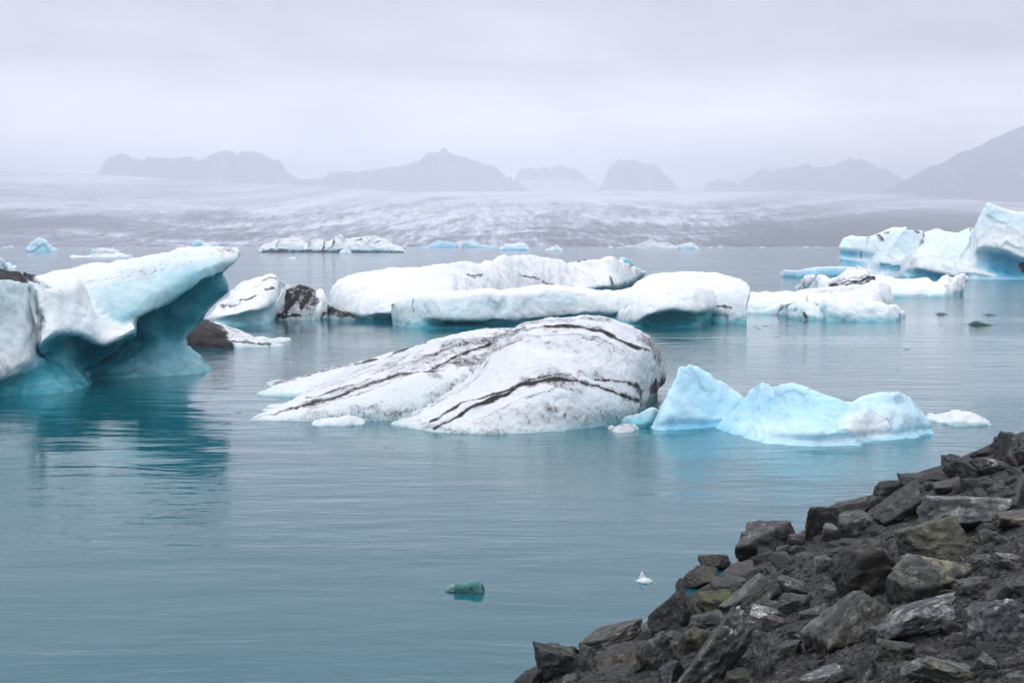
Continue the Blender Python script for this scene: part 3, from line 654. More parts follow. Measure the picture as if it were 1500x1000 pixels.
    for base_line, n_, dy0, dy1 in (([(0, 785), (150, 742), (280, 690), (400, 652), (500, 634)], 5, -75, 30), ([(200, 612), (350, 578), (450, 530), (560, 505)], 4, -10, 70), ([(540, 632), (650, 580), (800, 520), (950, 462), (1060, 450)], 6, -55, 40),
                                    ([(600, 870), (700, 812), (850, 750), (950, 695), (1080, 672), (1200, 688), (1350, 735)], 7, -70, 60), ([(1050, 452), (1200, 446), (1290, 460), (1400, 515)], 4, -35, 50)):
        for _ in range(n_):
            dy = rf.uniform(dy0, dy1); a0 = rf.randrange(0, len(base_line) - 2); a1 = rf.randrange(a0 + 2, len(base_line) + 1)
            fol.append(('dirt_or_shade', q([(x + rf.uniform(-15, 15), y + dy + rf.uniform(-4, 4)) for x, y in base_line[a0:a1]]), rf.uniform(1.0, 2.4), rf.uniform(.28, .5)))
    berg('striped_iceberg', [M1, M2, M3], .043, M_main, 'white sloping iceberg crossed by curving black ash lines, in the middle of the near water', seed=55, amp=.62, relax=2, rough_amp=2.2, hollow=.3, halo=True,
         strokes=fol + [('dirt_or_shade', [(585, 615), (640, 582), (680, 556), (705, 528), (722, 505)], 7, .42), ('dirt_or_shade', [(600, 600), (650, 572), (690, 545)], 10, .34), ('dirt_or_shade', [(820, 612), (880, 606), (925, 596)], 14, .3), ('dirt_or_shade', [(700, 620), (760, 612), (810, 606)], 14, .3), ('dirt_or_shade', [(780, 500), (850, 500), (920, 520)], 16, .28),('dirt_or_shade', q([(1050, 452), (1200, 446), (1290, 460), (1350, 490)]), 3.10, 1.15), ('dirt_or_shade', q([(1340, 488), (1420, 522), (1500, 548)]), 2.23, 1.15), ('dirt_or_shade', q([(860, 500), (950, 465), (1060, 450)]), 1.55, 0.55),  # two strokes right after fol paint shade between the lobes into the colour
                  ('dirt_or_shade', q([(560, 892), (610, 865), (700, 812), (850, 750), (950, 695), (1080, 672), (1200, 688), (1290, 705)]), 2.23, 1.15), ('dirt_or_shade', q([(1270, 700), (1320, 722), (1370, 742), (1455, 772)]), 2.23, 1.15),
                  ('dirt_or_shade', q([(540, 860), (640, 805), (690, 785), (840, 738), (950, 688)]), 1.36, 0.92), ('dirt_or_shade', q([(930, 690), (1010, 664), (1100, 650), (1160, 655)]), 1.86, 0.64), ('dirt_or_shade', q([(960, 690), (1060, 662), (1180, 672)]), 9.00, 0.53),
                  ('dirt_or_shade', q([(1270, 676), (1410, 690), (1465, 712), (1475, 740)]), 1.49, 1.01), ('dirt_or_shade', q([(1455, 700), (1470, 770), (1450, 830)]), 2.48, 0.83),
                  ('dirt_or_shade', q([(530, 632), (600, 604), (660, 578), (740, 545), (800, 520)]), 1.61, 1.15), ('dirt_or_shade', q([(800, 520), (840, 495), (900, 480)]), 1.36, 0.55), ('dirt_or_shade', q([(560, 625), (660, 600), (760, 585)]), 11.00, 0.56),
                  ('dirt_or_shade', q([(-20, 792), (60, 770), (150, 742), (280, 690), (400, 652), (500, 634), (545, 642)]), 1.61, 1.10), ('dirt_or_shade', q([(0, 760), (90, 735), (200, 700)]), 1.36, 0.64), ('dirt_or_shade', q([(-230, 848), (-120, 820), (-20, 790)]), 1.49, 0.64),
                  ('dirt_or_shade', q([(200, 612), (350, 578), (450, 530), (520, 514)]), 1.24, 0.83), ('dirt_or_shade', q([(-150, 700), (0, 655), (200, 607)]), 0.99, 0.55), ('dirt_or_shade', q([(280, 655), (480, 590), (640, 545), (820, 500)]), 1.24, 0.51), ('dirt_or_shade', q([(520, 575), (700, 520), (830, 490), (960, 455)]), 2.20, 0.62),
                  ('dirt_or_shade', q([(600, 540), (760, 500), (900, 470)]), 8.00, 0.45), ('dirt_or_shade', q([(1480, 500), (1530, 540), (1560, 600)]), 10.00, 0.56), ('dirt_or_shade', [(953, 568), (963, 566), (973, 556)], 6, 1.2), ('dirt_or_shade', q([(380, 640), (500, 600), (700, 540)]), 10.00, 0.38),
                  ('dirt_or_shade', q([(200, 800), (300, 800)]), 10.00, 0.45), ('dirt_or_shade', q([(1060, 790), (1090, 800)]), 7.00, 0.53), ('dirt_or_shade', q([(0, 850), (150, 830), (300, 840), (420, 830)]), 8.00, 0.40), ('dirt_or_shade', q([(1180, 640), (1300, 668)]), 9.00, 0.40),
                  ('dirt_or_shade', q([(840, 455), (1000, 425), (1200, 410), (1330, 420)]), 4.00, 0.45), ('dirt_or_shade', q([(500, 870), (700, 905), (850, 912)]), 6.00, 0.43)])
    berg('snowy_floe', [profile([(456, 620), (470, 615), (490, 613), (508, 610), (520, 614), (532, 619)], [(454, 622), (470, 624), (490, 624), (508, 624), (520, 623), (534, 621)], thick=.6, t_base=.1, t_mid=0, d=.12)],
         .03, M_main, 'small low snowy floe at the left front foot of the striped iceberg', 'ice floe', seed=57)
    berg('speckled_floe', [profile([(890, 626), (898, 621), (910, 619), (922, 620), (930, 624), (934, 627)], [(888, 628), (898, 632), (910, 633), (922, 632), (930, 630), (935, 628)], thick=.5, t_base=0, t_mid=0, d=.38)],
         .025, M_main, 'little brownish grit-speckled floe by the right corner of the striped iceberg', 'ice floe', seed=58)
    berg('clear_ice_lump', [profile([(912, 617), (924, 608), (938, 603), (950, 600), (958, 598), (964, 604), (967, 612)], [(910, 622), (924, 625), (938, 626), (948, 626), (956, 625), (963, 622), (969, 616)], thick=.8, t_top=.30, t_mid=.48, t_base=.62)],
         .03, M_left, 'low watery teal ice lump between the striped iceberg and the blue iceberg', 'ice chunk', seed=59)

    # ---- translucent blue berg
    BF = loft([
        C([(951, 628), (962, 630), (975, 630), (990, 629), (1005, 628), (1020, 627), (1035, 625), (1050, 624)], 0, [.3, .3, .32, .36, .4, .4, .4, .4]),
        C([(955, 624), (966, 617), (979, 613), (994, 611), (1010, 611), (1026, 612), (1043, 613), (1060, 612)], .15, .26),
        C([(961, 613), (974, 595), (986, 588), (1000, 586), (1016, 588), (1034, 592), (1053, 597), (1070, 600)], .4, [.22, .22, .25, .27, .28, .28, .28, .28]),
        C([(972, 596), (982, 570), (992, 560), (1006, 560), (1022, 564), (1042, 572), (1062, 580), (1080, 588)], .6, [.2, .22, .26, .28, .28, .28, .26, .26]),
        C([(984, 575), (991, 545), (998, 535), (1014, 536), (1032, 543), (1046, 556), (1068, 565), (1090, 579)], .9, .2),
    ], nu=60, nv=50, back=.8, sub=2.2, deep=.9, tip=.05, backz=.5)
    BR = loft([
        C([(1046, 627), (1070, 634), (1090, 641), (1115, 647), (1145, 651), (1180, 653), (1215, 653), (1250, 651), (1276, 646), (1305, 644), (1335, 640), (1352, 637), (1364, 632)], 0, [.36, .32, .26, .22, .2, .2, .2, .2, .3, .24, .28, .3, .34]),
        C([(1054, 619), (1076, 620), (1098, 624), (1122, 628), (1150, 632), (1183, 634), (1217, 634), (1250, 630), (1278, 628), (1306, 627), (1334, 623), (1350, 622), (1362, 622)], [.3, .4, .4, .3, .2, .1, .1, .1, .2, .2, .2, .2, .2], [.3, .28, .24, .22, .22, .22, .22, .16, .16, .18, .24, .26, .3]),
        C([(1066, 608), (1086, 604), (1104, 606), (1126, 610), (1152, 614), (1186, 616), (1220, 616), (1250, 612), (1280, 608), (1308, 606), (1334, 605), (1347, 608), (1358, 613)], [.8, .9, 1, .9, .7, .5, .5, .4, .4, .4, .4, .4, .4], [.3, .3, .3, .26, .26, .26, .26, .16, .12, .16, .24, .26, .28]),
        C([(1078, 598), (1094, 589), (1108, 586), (1130, 588), (1156, 591), (1190, 596), (1222, 598), (1250, 596), (1280, 592), (1309, 590), (1330, 591), (1342, 598), (1354, 606)], [1.2, 1.3, 1.3, 1.2, 1.1, 1, .9, .8, .7, .7, .7, .7, .6], [.28, .3, .31, .32, .32, .32, .31, .28, .24, .22, .24, .26, .26]),
        C([(1088, 588), (1099, 575), (1113, 561), (1136, 563), (1160, 563), (1196, 572), (1222, 581), (1242, 586), (1270, 578), (1310, 573), (1326, 579), (1338, 591), (1350, 602)], [1.5, 1.7, 1.7, 1.6, 1.6, 1.5, 1.4, 1.2, 1.1, 1, 1, .9, .8], [.2, .22, .22, .22, .24, .24, .24, .2, .2, .2, .2, .2, .22]),
    ], nu=120, nv=56, back=1.4, sub=2.4, deep=.9, tip=.05, backz=.5)
    for blk, _ in (BF, BR): blk[:, 3] += .09
    berg('blue_iceberg', [BF, BR], .032, M_blue, 'glassy pale blue iceberg with a shark-fin peak at one end, close beside the striped iceberg', seed=61, amp=.75, relax=2, facet=.6, rough_amp=.8, wet=.08,
         strokes=[('dirt_or_shade', [(1288, 618), (1300, 612), (1306, 626)], 1.2, .5), ('dirt_or_shade', [(1295, 620), (1304, 632)], 1.2, .5), ('tint', [(1117, 580), (1122, 578), (1128, 584)], 2.5, .5), ('tint', [(1254, 650), (1275, 643), (1300, 641)], 3, .42), ('tint', [(1045, 622), (1010, 626)], 3, .5)],
         zones=[('tint', [(1240, 608), (1260, 602), (1290, 606), (1310, 618), (1300, 640), (1262, 642), (1242, 630)], 4, .12)])
    berg('white_floe', [profile([(1357, 610), (1375, 608), (1390, 606), (1402, 603), (1416, 604), (1432, 608), (1444, 615), (1452, 620)], [(1354, 613), (1372, 619), (1390, 623), (1402, 624), (1416, 624), (1432, 624), (1444, 623), (1454, 622)], thick=1.2, t_base=.25, t_mid=.03)],
         .04, M_main, 'low white floe beside the right end of the blue iceberg, above the rocks', 'ice floe', seed=63)

    # ---- right middle floes
    CL = profile([(1092, 430), (1110, 428), (1135, 429), (1150, 428), (1164, 429), (1180, 430)], [(1090, 459), (1110, 460), (1128, 460), (1145, 460), (1164, 460), (1182, 460)], thick=7, t_top=.05, t_mid=.12, t_base=.28, lean=.7, nu=50, nv=40)
    CB = profile([(1160, 432), (1170, 426), (1184, 424), (1198, 421), (1242, 419), (1268, 416), (1286, 413), (1298, 420), (1306, 432)], [(1160, 452), (1172, 453), (1186, 453), (1200, 453), (1240, 453), (1264, 453), (1284, 452), (1298, 450), (1308, 446)], thick=5, t_top=.0, t_mid=.05, t_base=.14, lean=.8, nu=60, nv=40)
    CF = profile([(1143, 452), (1155, 440), (1170, 441), (1188, 444), (1199, 448), (1210, 438), (1235, 439), (1260, 441), (1280, 443), (1299, 445), (1315, 450), (1325, 459)],
                 [(1144, 462), (1154, 466), (1170, 468), (1188, 469), (1199, 469), (1212, 470), (1236, 470), (1260, 471), (1282, 471), (1300, 471), (1316, 469), (1325, 464)], thick=2.6, t_top=.03, t_mid=.13, t_base=.4, lean=.5, nu=90, nv=40, sub=.5)
    berg('lumpy_floe', [CL, CB, CF], .075, M_mid, 'broad white lumpy floe with a scalloped front rim, right of the flat-fronted iceberg', 'ice floe', seed=71, amp=1.0, facet=.5,
         strokes=[('dirt_or_shade', [(1178, 458), (1180, 466)], 2, .7), ('dirt_or_shade', [(1194, 445), (1199, 452)], 1.5, .45), ('dirt_or_shade', [(1265, 450), (1275, 458), (1290, 462)], 4, .25), ('dirt_or_shade', [(1195, 424), (1250, 422), (1275, 417)], 2.5, .3), ('tint', [(1150, 460), (1164, 452)], 5, .42), ('tint', [(1205, 455), (1222, 462)], 7, .4)])
    DB = profile([(1174, 413), (1186, 406), (1200, 404), (1228, 405), (1246, 394), (1260, 390), (1278, 400), (1305, 407), (1335, 407), (1358, 406), (1366, 411), (1384, 409), (1389, 401), (1397, 407), (1410, 401), (1416, 408)],
                 [(1178, 426), (1188, 428), (1202, 432), (1226, 435), (1246, 436), (1262, 436), (1282, 436), (1306, 436), (1334, 436), (1358, 436), (1368, 436), (1382, 436), (1389, 435.5), (1394, 435), (1400, 433), (1408, 431)], thick=6, t_top=0, t_mid=.03, t_base=.35, lean=.7, nu=110, nv=40, sub=.6)
    berg('dark_banded_floe', [DB], .10, M_mid, 'snowy floe with a black ash band on top and an upturned horn at one end', 'ice floe', seed=73, amp=1.0, facet=.4,
         strokes=[('dirt_or_shade', [(1216, 418), (1240, 415), (1262, 411), (1280, 406)], 1.9, 1.1), ('dirt_or_shade', [(1230, 420), (1250, 416), (1268, 414), (1281, 408)], 1.6, .9), ('dirt_or_shade', [(1215, 414), (1250, 408), (1280, 404)], 2.5, .45), ('dirt_or_shade', [(1178, 416), (1181, 424)], 3, .8), ('dirt_or_shade', [(1252, 394), (1284, 401)], 2, .5), ('dirt_or_shade', [(1386, 420), (1390, 428)], 2, .4)])

    # ---- right blue group
    T = loft([
        C([(1398, 408), (1420, 409), (1436, 409), (1450, 409), (1475, 409), (1500, 409), (1530, 409), (1570, 409)], 0, [.2, .2, .2, .25, .3, .3, .3, .3]),
        C([(1402, 400), (1424, 396), (1440, 392), (1456, 395), (1475, 400), (1500, 402), (1530, 402), (1570, 402)], [.2, .8, 1, 1.2, 1.2, 1.2, 1, .5], [.15, .2, .4, .7, .75, .7, .7, .6]),
        C([(1408, 390), (1428, 376), (1442, 372), (1456, 374), (1475, 378), (1500, 387), (1530, 390), (1570, 392)], [.5, 1.2, 1.4, 1.6, 1.5, 1.4, 1.2, 1], [.1, .18, .4, .6, .66, .65, .6, .5]),
        C([(1414, 380), (1430, 366), (1442, 361), (1456, 363), (1475, 367), (1500, 377), (1530, 380), (1570, 384)], [.4, .2, -.3, -.5, -.5, -.5, -.3, 0], [.06, .08, .12, .14, .14, .16, .15, .15]),
        C([(1418, 372), (1430, 352), (1441, 346), (1456, 344), (1475, 346), (1500, 350), (1530, 358), (1570, 370)], [.8, .5, .4, .4, .4, .4, .4, .4], [.08, .08, .08, .08, .08, .1, .1, .1]),
        C([(1421, 364), (1431, 334), (1442, 318), (1456, 318), (1475, 321), (1500, 326), (1530, 335), (1570, 355)], [1.4, 1.2, 1.2, 1.2, 1.2, 1.2, 1.2, 1.2], [.14, .2, .22, .22, .2, .16, .16, .16]),
        C([(1424, 358), (1433, 326), (1445, 300), (1458, 302), (1475, 306), (1500, 311), (1530, 322), (1570, 348)], [2.2, 2.2, 2.4, 2.6, 2.8, 2.8, 2.6, 2], .12),
    ], nu=70, nv=60, back=10, sub=.8, deep=2.5, tip=.2, backz=.6)
    FN = loft([
        C([(1240, 404), (1262, 405), (1290, 406), (1310, 406), (1330, 406), (1350, 406)], 0, .1),
        C([(1248, 396), (1268, 394), (1290, 394), (1310, 395), (1329, 396), (1345, 396)], [.5, .6, .8, .8, .8, .6], [.1, .12, .3, .5, .5, .2]),
        C([(1258, 386), (1274, 383), (1290, 384), (1310, 387), (1328, 391), (1344, 390)], [.8, .6, .4, .3, .3, .4], [.08, .1, .1, .1, .1, .1]),
        C([(1266, 381), (1281, 374), (1296, 370), (1310, 368), (1326, 372), (1344, 378)], [1.4, 1.2, 1, 1, 1.2, 1.6], .14),
        C([(1283, 372), (1298, 358), (1310, 350), (1322, 346), (1336, 350), (1347, 358)], [2, 1.8, 1.6, 1.6, 1.7, 2], .2),
        C([(1297, 363), (1312, 348), (1325, 338), (1334, 336), (1344, 336), (1352, 338)], [2.8, 2.4, 2.2, 2.2, 2.3, 2.6], .16),
    ], nu=50, nv=48, back=8, sub=.5, deep=2, tip=.2, backz=.6)
    MD = profile([(1336, 362), (1352, 343), (1371, 335), (1388, 339), (1404, 341), (1422, 333), (1427, 340)], [(1330, 406), (1350, 406), (1370, 406), (1388, 406), (1404, 406), (1420, 406), (1440, 406)], thick=6, t_top=.12, t_mid=.17, t_base=.12, lean=.8, nu=50, nv=40)
    FR = loft([
        C([(1326, 408), (1345, 409), (1375, 409), (1395, 409), (1425, 409), (1466, 409)], 0, [.4, .6, .6, .6, .4, .2]),
        C([(1328, 400), (1345, 401), (1375, 404), (1395, 406), (1425, 404), (1462, 407)], [.3, .7, .7, .6, .3, .1], [.35, .62, .65, .6, .2, .1]),
        C([(1328, 393), (1344, 393), (1376, 398), (1396, 403), (1425, 399), (1455, 404)], [0, -.2, -.3, -.2, 0, .1], [.12, .14, .12, .12, .08, .05]),
        C([(1330, 386), (1344, 383), (1374, 387), (1393, 392), (1420, 393), (1448, 401)], [.3, .3, .3, .3, .4, .3], .08),
        C([(1332, 381), (1342, 375), (1372, 377), (1390, 385), (1412, 389), (1440, 398)], [1, 1.2, 1.2, 1.2, 1.2, .8], .06),
        C([(1336, 372), (1352, 362), (1372, 361), (1392, 368), (1408, 380), (1430, 392)], [3, 3.4, 3.4, 3.4, 3, 2], .1),
    ], nu=60, nv=44, back=11, sub=.5, deep=2, tip=.2)
    LB = loft([
        C([(1234, 403), (1248, 404), (1266, 404), (1284, 404), (1300, 404), (1318, 404)], 0, [.4, .5, .4, .3, .3, .3], D=197),
        C([(1231, 384), (1248, 385), (1266, 386), (1284, 387), (1302, 387), (1318, 387)], [.3, .4, .3, .3, .3, .3], [.45, .5, .35, .2, .2, .2]),
        C([(1229, 378), (1248, 381), (1266, 382), (1284, 381), (1302, 380), (1318, 378)], [0, .2, .3, .3, .3, .3], [.2, .2, .2, .2, .2, .2]),
        C([(1229, 371), (1248, 371), (1266, 374), (1284, 375), (1302, 372), (1318, 370)], [.4, .9, .7, .5, .5, .5], [.5, .62, .4, .2, .2, .2]),
        C([(1228, 364), (1247, 364), (1266, 367), (1284, 367), (1302, 362), (1320, 360)], [-.2, -.2, -.1, 0, 0, 0], .14),
        C([(1231, 355), (1247, 352), (1266, 351), (1284, 350), (1304, 342), (1322, 340)], [.3, .3, .3, .3, .4, .5], .16, .06),
        C([(1235, 349), (1247, 346), (1266, 346), (1284, 343), (1304, 333), (1328, 333)], [1, 1.3, 1.4, 1.4, 1.5, 1.6], .04, .12),
    ], nu=50, nv=56, back=3, sub=.5, deep=2, tip=.2, backz=.8)
    berg('towering_iceberg', [T, MD, FR], .13, M_right, 'tall blue-white iceberg with a square tower at the right edge and a sloping snowy apron', seed=81, amp=.55, facet=1.0, relax=1,
         strokes=[('dirt_or_shade', [(1353, 343), (1352, 356)], 2, .7), ('dirt_or_shade', [(1423, 336), (1420, 362)], 1.6, .6), ('dirt_or_shade', [(1496, 388), (1500, 397)], 4, 1.0), ('dirt_or_shade', [(1493, 355), (1498, 362)], 2, .4), ('dirt_or_shade', [(1398, 386), (1401, 394)], 1.5, .3)])
    berg('ridged_iceberg', [LB, FN], .12, M_right, 'blue-white iceberg with a leaning triangular fin and blue-grooved block, beside the square tower', seed=83, amp=.55, facet=1.0, relax=1,
         strokes=[('dirt_or_shade', [(1272, 347), (1270, 356)], 2, .5), ('dirt_or_shade', [(1286, 344), (1292, 350)], 3, .7), ('dirt_or_shade', [(1296, 341), (1300, 340)], 3, .6), ('dirt_or_shade', [(1340, 337), (1346, 341)], 2, .7), ('dirt_or_shade', [(1262, 369), (1261, 376)], 1.5, .6), ('dirt_or_shade', [(1322, 394), (1326, 399)], 3, 1.0), ('tint', [(1290, 386), (1310, 389), (1328, 393)], 2.5, .7)])
    berg('flat_floe', [profile([(1148, 394), (1166, 395), (1192, 391), (1212, 390), (1230, 390), (1245, 391), (1262, 394)], [(1149, 405.5), (1166, 407), (1190, 408), (1212, 407.5), (1230, 407), (1246, 406.5), (1264, 406)], thick=4, t_top=.05, t_mid=.42, t_base=.6, lean=.25, nu=60, nv=36, sub=.8)],
         .13, M_right, 'thin flat floe with a turquoise side at the left foot of the ridged iceberg', 'ice floe', seed=85, amp=.35)

    # ---- far bergs
    def far(name, top, y, label, voxel, thick, seed, cat='iceberg', strokes=(), **kw):
        base = [(x, y) for x, _ in top]
        return berg(name, [profile(top, base, thick=thick, nu=max(40, len(top) * 6), nv=30, deep=3, sub=.5, **kw)], voxel, M_far, label, cat, seed=seed, amp=.8, facet=1.3, relax=1, wet=.1, strokes=strokes)
    far('blue_white_iceberg', [(34, 366), (42, 358), (48, 354), (58, 350), (66, 354), (72, 364), (76, 367)], 369, 'small bright blue far iceberg standing alone at the far left', .55, 9, 91, t_top=.25, t_mid=.4, t_base=.5)
    far('long_low_floe', [(102, 374), (118, 373), (134, 372), (150, 371), (162, 370), (168, 366), (178, 368), (187, 374)], 376.5, 'long thin white floe with a small raised right end, on the far water', .38, 6, 92, 'ice floe', t_mid=.0, t_base=.1)
    far('grey_floe', [(135, 367), (146, 364), (154, 363), (164, 366), (186, 367)], 368.5, 'thin dirty floe just behind the long thin white floe', .55, 8, 93, 'ice floe', d=.35)
    far('capped_iceberg', [(283, 359), (288, 354), (300, 355), (308, 357), (314, 356), (320, 362)], 367, 'deep blue far iceberg with a white cap peeking over the overhanging arm', .6, 12, 94, t_top=.05, t_mid=.6, t_base=.7)
    far('long_far_iceberg', [(380, 366), (386, 358), (405, 352), (425, 347), (442, 350), (450, 356), (456, 350), (470, 349), (478, 352), (492, 346), (500, 346), (504, 360)], 370, 'long far iceberg streaked with black, blue-black along its waterline, left of the rounded white one', .30, 10, 95, t_top=.0, t_mid=.04, t_base=.95, d=.06, kb=.2,
        strokes=[('dirt_or_shade', [(476, 352), (473, 366)], 1.5, .8), ('dirt_or_shade', [(490, 349), (486, 366)], 1.5, .8), ('dirt_or_shade', [(412, 352), (404, 360)], 1.5, .6), ('dirt_or_shade', [(386, 368), (504, 369)], 2.4, .9), ('dirt_or_shade', [(455, 352), (452, 362)], 1.5, .6)])
    far('rounded_far_iceberg', [(502, 356), (506, 349), (520, 347), (540, 346), (560, 347), (572, 353), (580, 358), (590, 361), (595, 367)], 370, 'rounded white far iceberg flecked with black, right of the long streaked one', .30, 10, 96, t_top=.0, t_mid=.02, t_base=.9, d=.06, kb=.12,
        strokes=[('dirt_or_shade', [(520, 352), (530, 350)], 1.2, .6), ('dirt_or_shade', [(548, 356), (556, 352)], 1.2, .6), ('dirt_or_shade', [(588, 360), (594, 367)], 2, .9), ('dirt_or_shade', [(508, 369), (590, 369.5)], 2, .9), ('dirt_or_shade', [(536, 360), (540, 354)], 1.2, .5)])
    far('small_white_growler', [(499, 369), (505, 366), (508, 363), (513, 368)], 371.5, 'tiny white ice lump floating in front of the gap between two far icebergs', .35, 3, 97, 'ice chunk')
    far('flat_blue_iceberg', [(624, 360), (634, 356), (645, 354), (656, 356), (668, 360)], 363.2, 'flat pale blue far iceberg low on the waterline, furthest of all', .9, 14, 98, t_top=.35, t_mid=.42, t_base=.4)
    far('low_blue_floe', [(680, 361), (690, 357), (702, 358), (722, 359), (734, 361)], 363, 'very low bluish far floe, left of the pointed blue-based iceberg', .9, 14, 99, 'ice floe', t_top=.25, t_mid=.35, t_base=.4)
    far('blue_based_iceberg', [(731, 364), (740, 360), (752, 356), (758, 353), (766, 354), (774, 359), (777, 364)], 367, 'small white-topped far iceberg with a blue base, above the domed iceberg', .55, 9, 100, t_top=.0, t_mid=.3, t_base=.55)
    far('pointed_far_iceberg', [(797, 365), (803, 362), (810, 361), (815, 357), (820, 361), (824, 365)], 367.3, 'tiny pointed far iceberg right of the blue-based one', .5, 6, 101, t_mid=.2, t_base=.6)
    far('grey_blue_iceberg', [(998, 362), (1006, 359), (1014, 358), (1020, 359), (1026, 364)], 365.5, 'tiny grey-blue far iceberg alone in front of the dark glacier foot', .6, 8, 102, t_mid=.25, t_base=.5, d=.2)
    far('shore_ice', [(930, 361), (945, 357), (956, 354), (968, 357), (985, 360), (996, 361)], 363, 'low streaky ice ridge at the glacier foot, left of the grey-blue iceberg', .9, 15, 103, 'ice chunk', t_mid=.0, t_base=.05, d=.3)
    far('drifting_brash', [(415, 377.6), (420, 377), (428, 377.2), (431, 377.8)], 378.6, 'thin white sliver of ice floating below the long streaked iceberg', .2, 3, 104, 'ice chunk')
    # brash along the glacier front: each lump its own object
    rr = random.Random(5); proto = None
    for i in range(46):
        x = rr.uniform(-20, 1220); y = rr.uniform(361.6, 363.4); w = rr.uniform(3, 9) * (1 if rr.random() < .8 else 1.8)
        p = on_water(np.array([x]), np.array([y]))[0]; s = p[1] / F
        if proto is None or i in (1, 2, 3):
            V, Fc = ico(3); V = V * (1 + 0.35 * fbm(V * 1.4, 1.2, 3, 200 + i))[:, None]
            V[:, 2] = np.where(V[:, 2] < 0, V[:, 2] * .4, V[:, 2])
            ob = new_mesh('brash_ice', V, Fc, M_far, attrs={'tint': np.full(len(V), [.02, .15, .35, .05][i % 4]), 'dirt_or_shade': np.full(len(V), .08)}, origin=np.zeros(3))
            proto = proto or []; proto.append(ob)
        else:
            ob = proto[rr.randrange(len(proto))].copy(); COL.objects.link(ob)
        ob.location = p; ob.scale = (w * s * .5, w * s * .5, w * s * rr.uniform(.1, .3)); ob.rotation_euler = (0, 0, rr.uniform(0, 6.28))
        tag(ob, 'tiny pale ice lump in the line of brash along the glacier front', 'ice chunk', 'brash ice along the glacier front')

    # ---- floating fragments near the shore
    berg('dark_clear_ice', [profile([(653, 864), (661, 858), (672, 856), (680, 855), (692, 852), (700, 851), (707, 858), (709, 864)], [(653, 867), (662, 868), (672, 869), (681, 869), (692, 869), (700, 870), (706, 870), (710, 867)], thick=.22, t_top=.6, t_mid=.78, t_base=.9, d=0, deep=.2, sub=.03, nu=50, nv=36)],
         .0062, M_drop, 'dark bottle-green lump of clear ice floating alone in the near open water', 'ice chunk', seed=111, facet=1.3, amp=1.1)
    berg('white_ice_bit', [profile([(932, 849), (938, 847.5), (945, 846), (952, 849), (957, 851.5)], [(931, 851), (938, 853.5), (945, 854.5), (952, 854), (958, 852)], thick=.09, t_top=0, t_mid=.02, t_base=.1, deep=.1, sub=.02, nu=40, nv=30),
                           profile([(936, 846), (939, 837), (942, 839), (946, 845)], [(935, 851), (939, 852), (943, 852), (947, 851)], thick=.05, t_top=0, t_mid=.02, t_base=.1, deep=.1, sub=.01, nu=30, nv=30)],
         .0045, M_drop, 'little bright white bit of ice with one upright tip, near the rocks', 'ice chunk', seed=113, facet=.5)
    berg('dark_green_growler', [profile([(1418, 475), (1423, 471), (1432, 470), (1442, 472.5), (1454, 473.5), (1464, 475)], [(1417, 475.5), (1424, 476.5), (1434, 477), (1444, 477), (1455, 476.5), (1465, 475)], thick=.8, t_top=.8, t_mid=.9, t_base=.95, d=.05)],
         .035, M_drop, 'dark green ice lump low in the water, biggest of three below the right blue icebergs', 'ice chunk', seed=115, amp=.45, facet=.5)
    berg('grey_green_growler', [profile([(1371, 459.5), (1376, 458), (1382, 458.5), (1389, 459.6)], [(1371, 460), (1376, 461), (1383, 461), (1389, 460)], thick=.6, t_top=.6, t_mid=.7, t_base=.8, d=.15)],
         .03, M_drop, 'small grey-green ice lump, left of the two others below the right blue icebergs', 'ice chunk', seed=117, amp=.45, facet=.5)
    berg('thin_grey_growler', [profile([(1441, 460), (1448, 459), (1456, 459.6), (1462, 460.4)], [(1440, 460.6), (1448, 461.8), (1456, 461.8), (1463, 460.8)], thick=.6, t_top=.45, t_mid=.6, t_base=.7, d=.15)],
         .03, M_drop, 'thin flat greyish ice lump just above the dark green one', 'ice chunk', seed=119, amp=.45, facet=.5)
    # dark ice crumbs drifting on the open water
    crumbs = [(1106, 478, 6), (1111, 481, 7), (1122, 477, 8), (1139, 493, 8), (1164, 496, 6), (1156, 477, 9), (1255, 502, 4), (1328, 511, 8), (1348, 501, 3), (1386, 479, 4), (1314, 542, 4), (1336, 547, 3), (1319, 520, 3), (1365, 522, 3), (1490, 508, 4),
              (351, 604, 8), (335, 619, 3), (364, 652, 5), (867, 870, 6), (957, 862, 9), (896, 861, 3), (848, 888, 6), (565, 656, 8), (575, 657, 5), (456, 657, 4), (815, 883, 3), (1140, 487, 4), (1260, 560, 3)]
    V, Fc = ico(3); V = V * (1 + 0.4 * fbm(V * 1.3, 1.3, 3, 300))[:, None]; V[:, 2] *= .5
    crumb0 = None
    for x, y, w in crumbs:
        p = on_water(np.array([x]), np.array([y]))[0]; s = np.linalg.norm(p) / F
        if crumb0 is None: ob = crumb0 = new_mesh('ice_crumb', V, Fc, M_drop, attrs={'tint': np.full(len(V), .95), 'dirt_or_shade': np.full(len(V), .5)}, origin=np.zeros(3))
        else: ob = crumb0.copy(); COL.objects.link(ob)
        ob.location = p; ob.scale = (w * s * .5, w * s * .9, w * s * .10); ob.rotation_euler = (0, 0, random.uniform(-.4, .4))
        tag(ob, 'tiny dark crumb of ice adrift on the open water', 'ice chunk', 'dark ice crumbs adrift')


# ------------------------------------------------------------------ rocky bank
SHX = np.array([-7.0, -1.35, .22, 1.45, 2.6, 4.05, 6.3, 8.35, 11.0, 14.5, 30.0])
SHY = np.array([2.0, 11.0, 14.3, 16.3, 18.6, 21.1, 25.1, 28.0, 32.0, 37.0, 58.0])


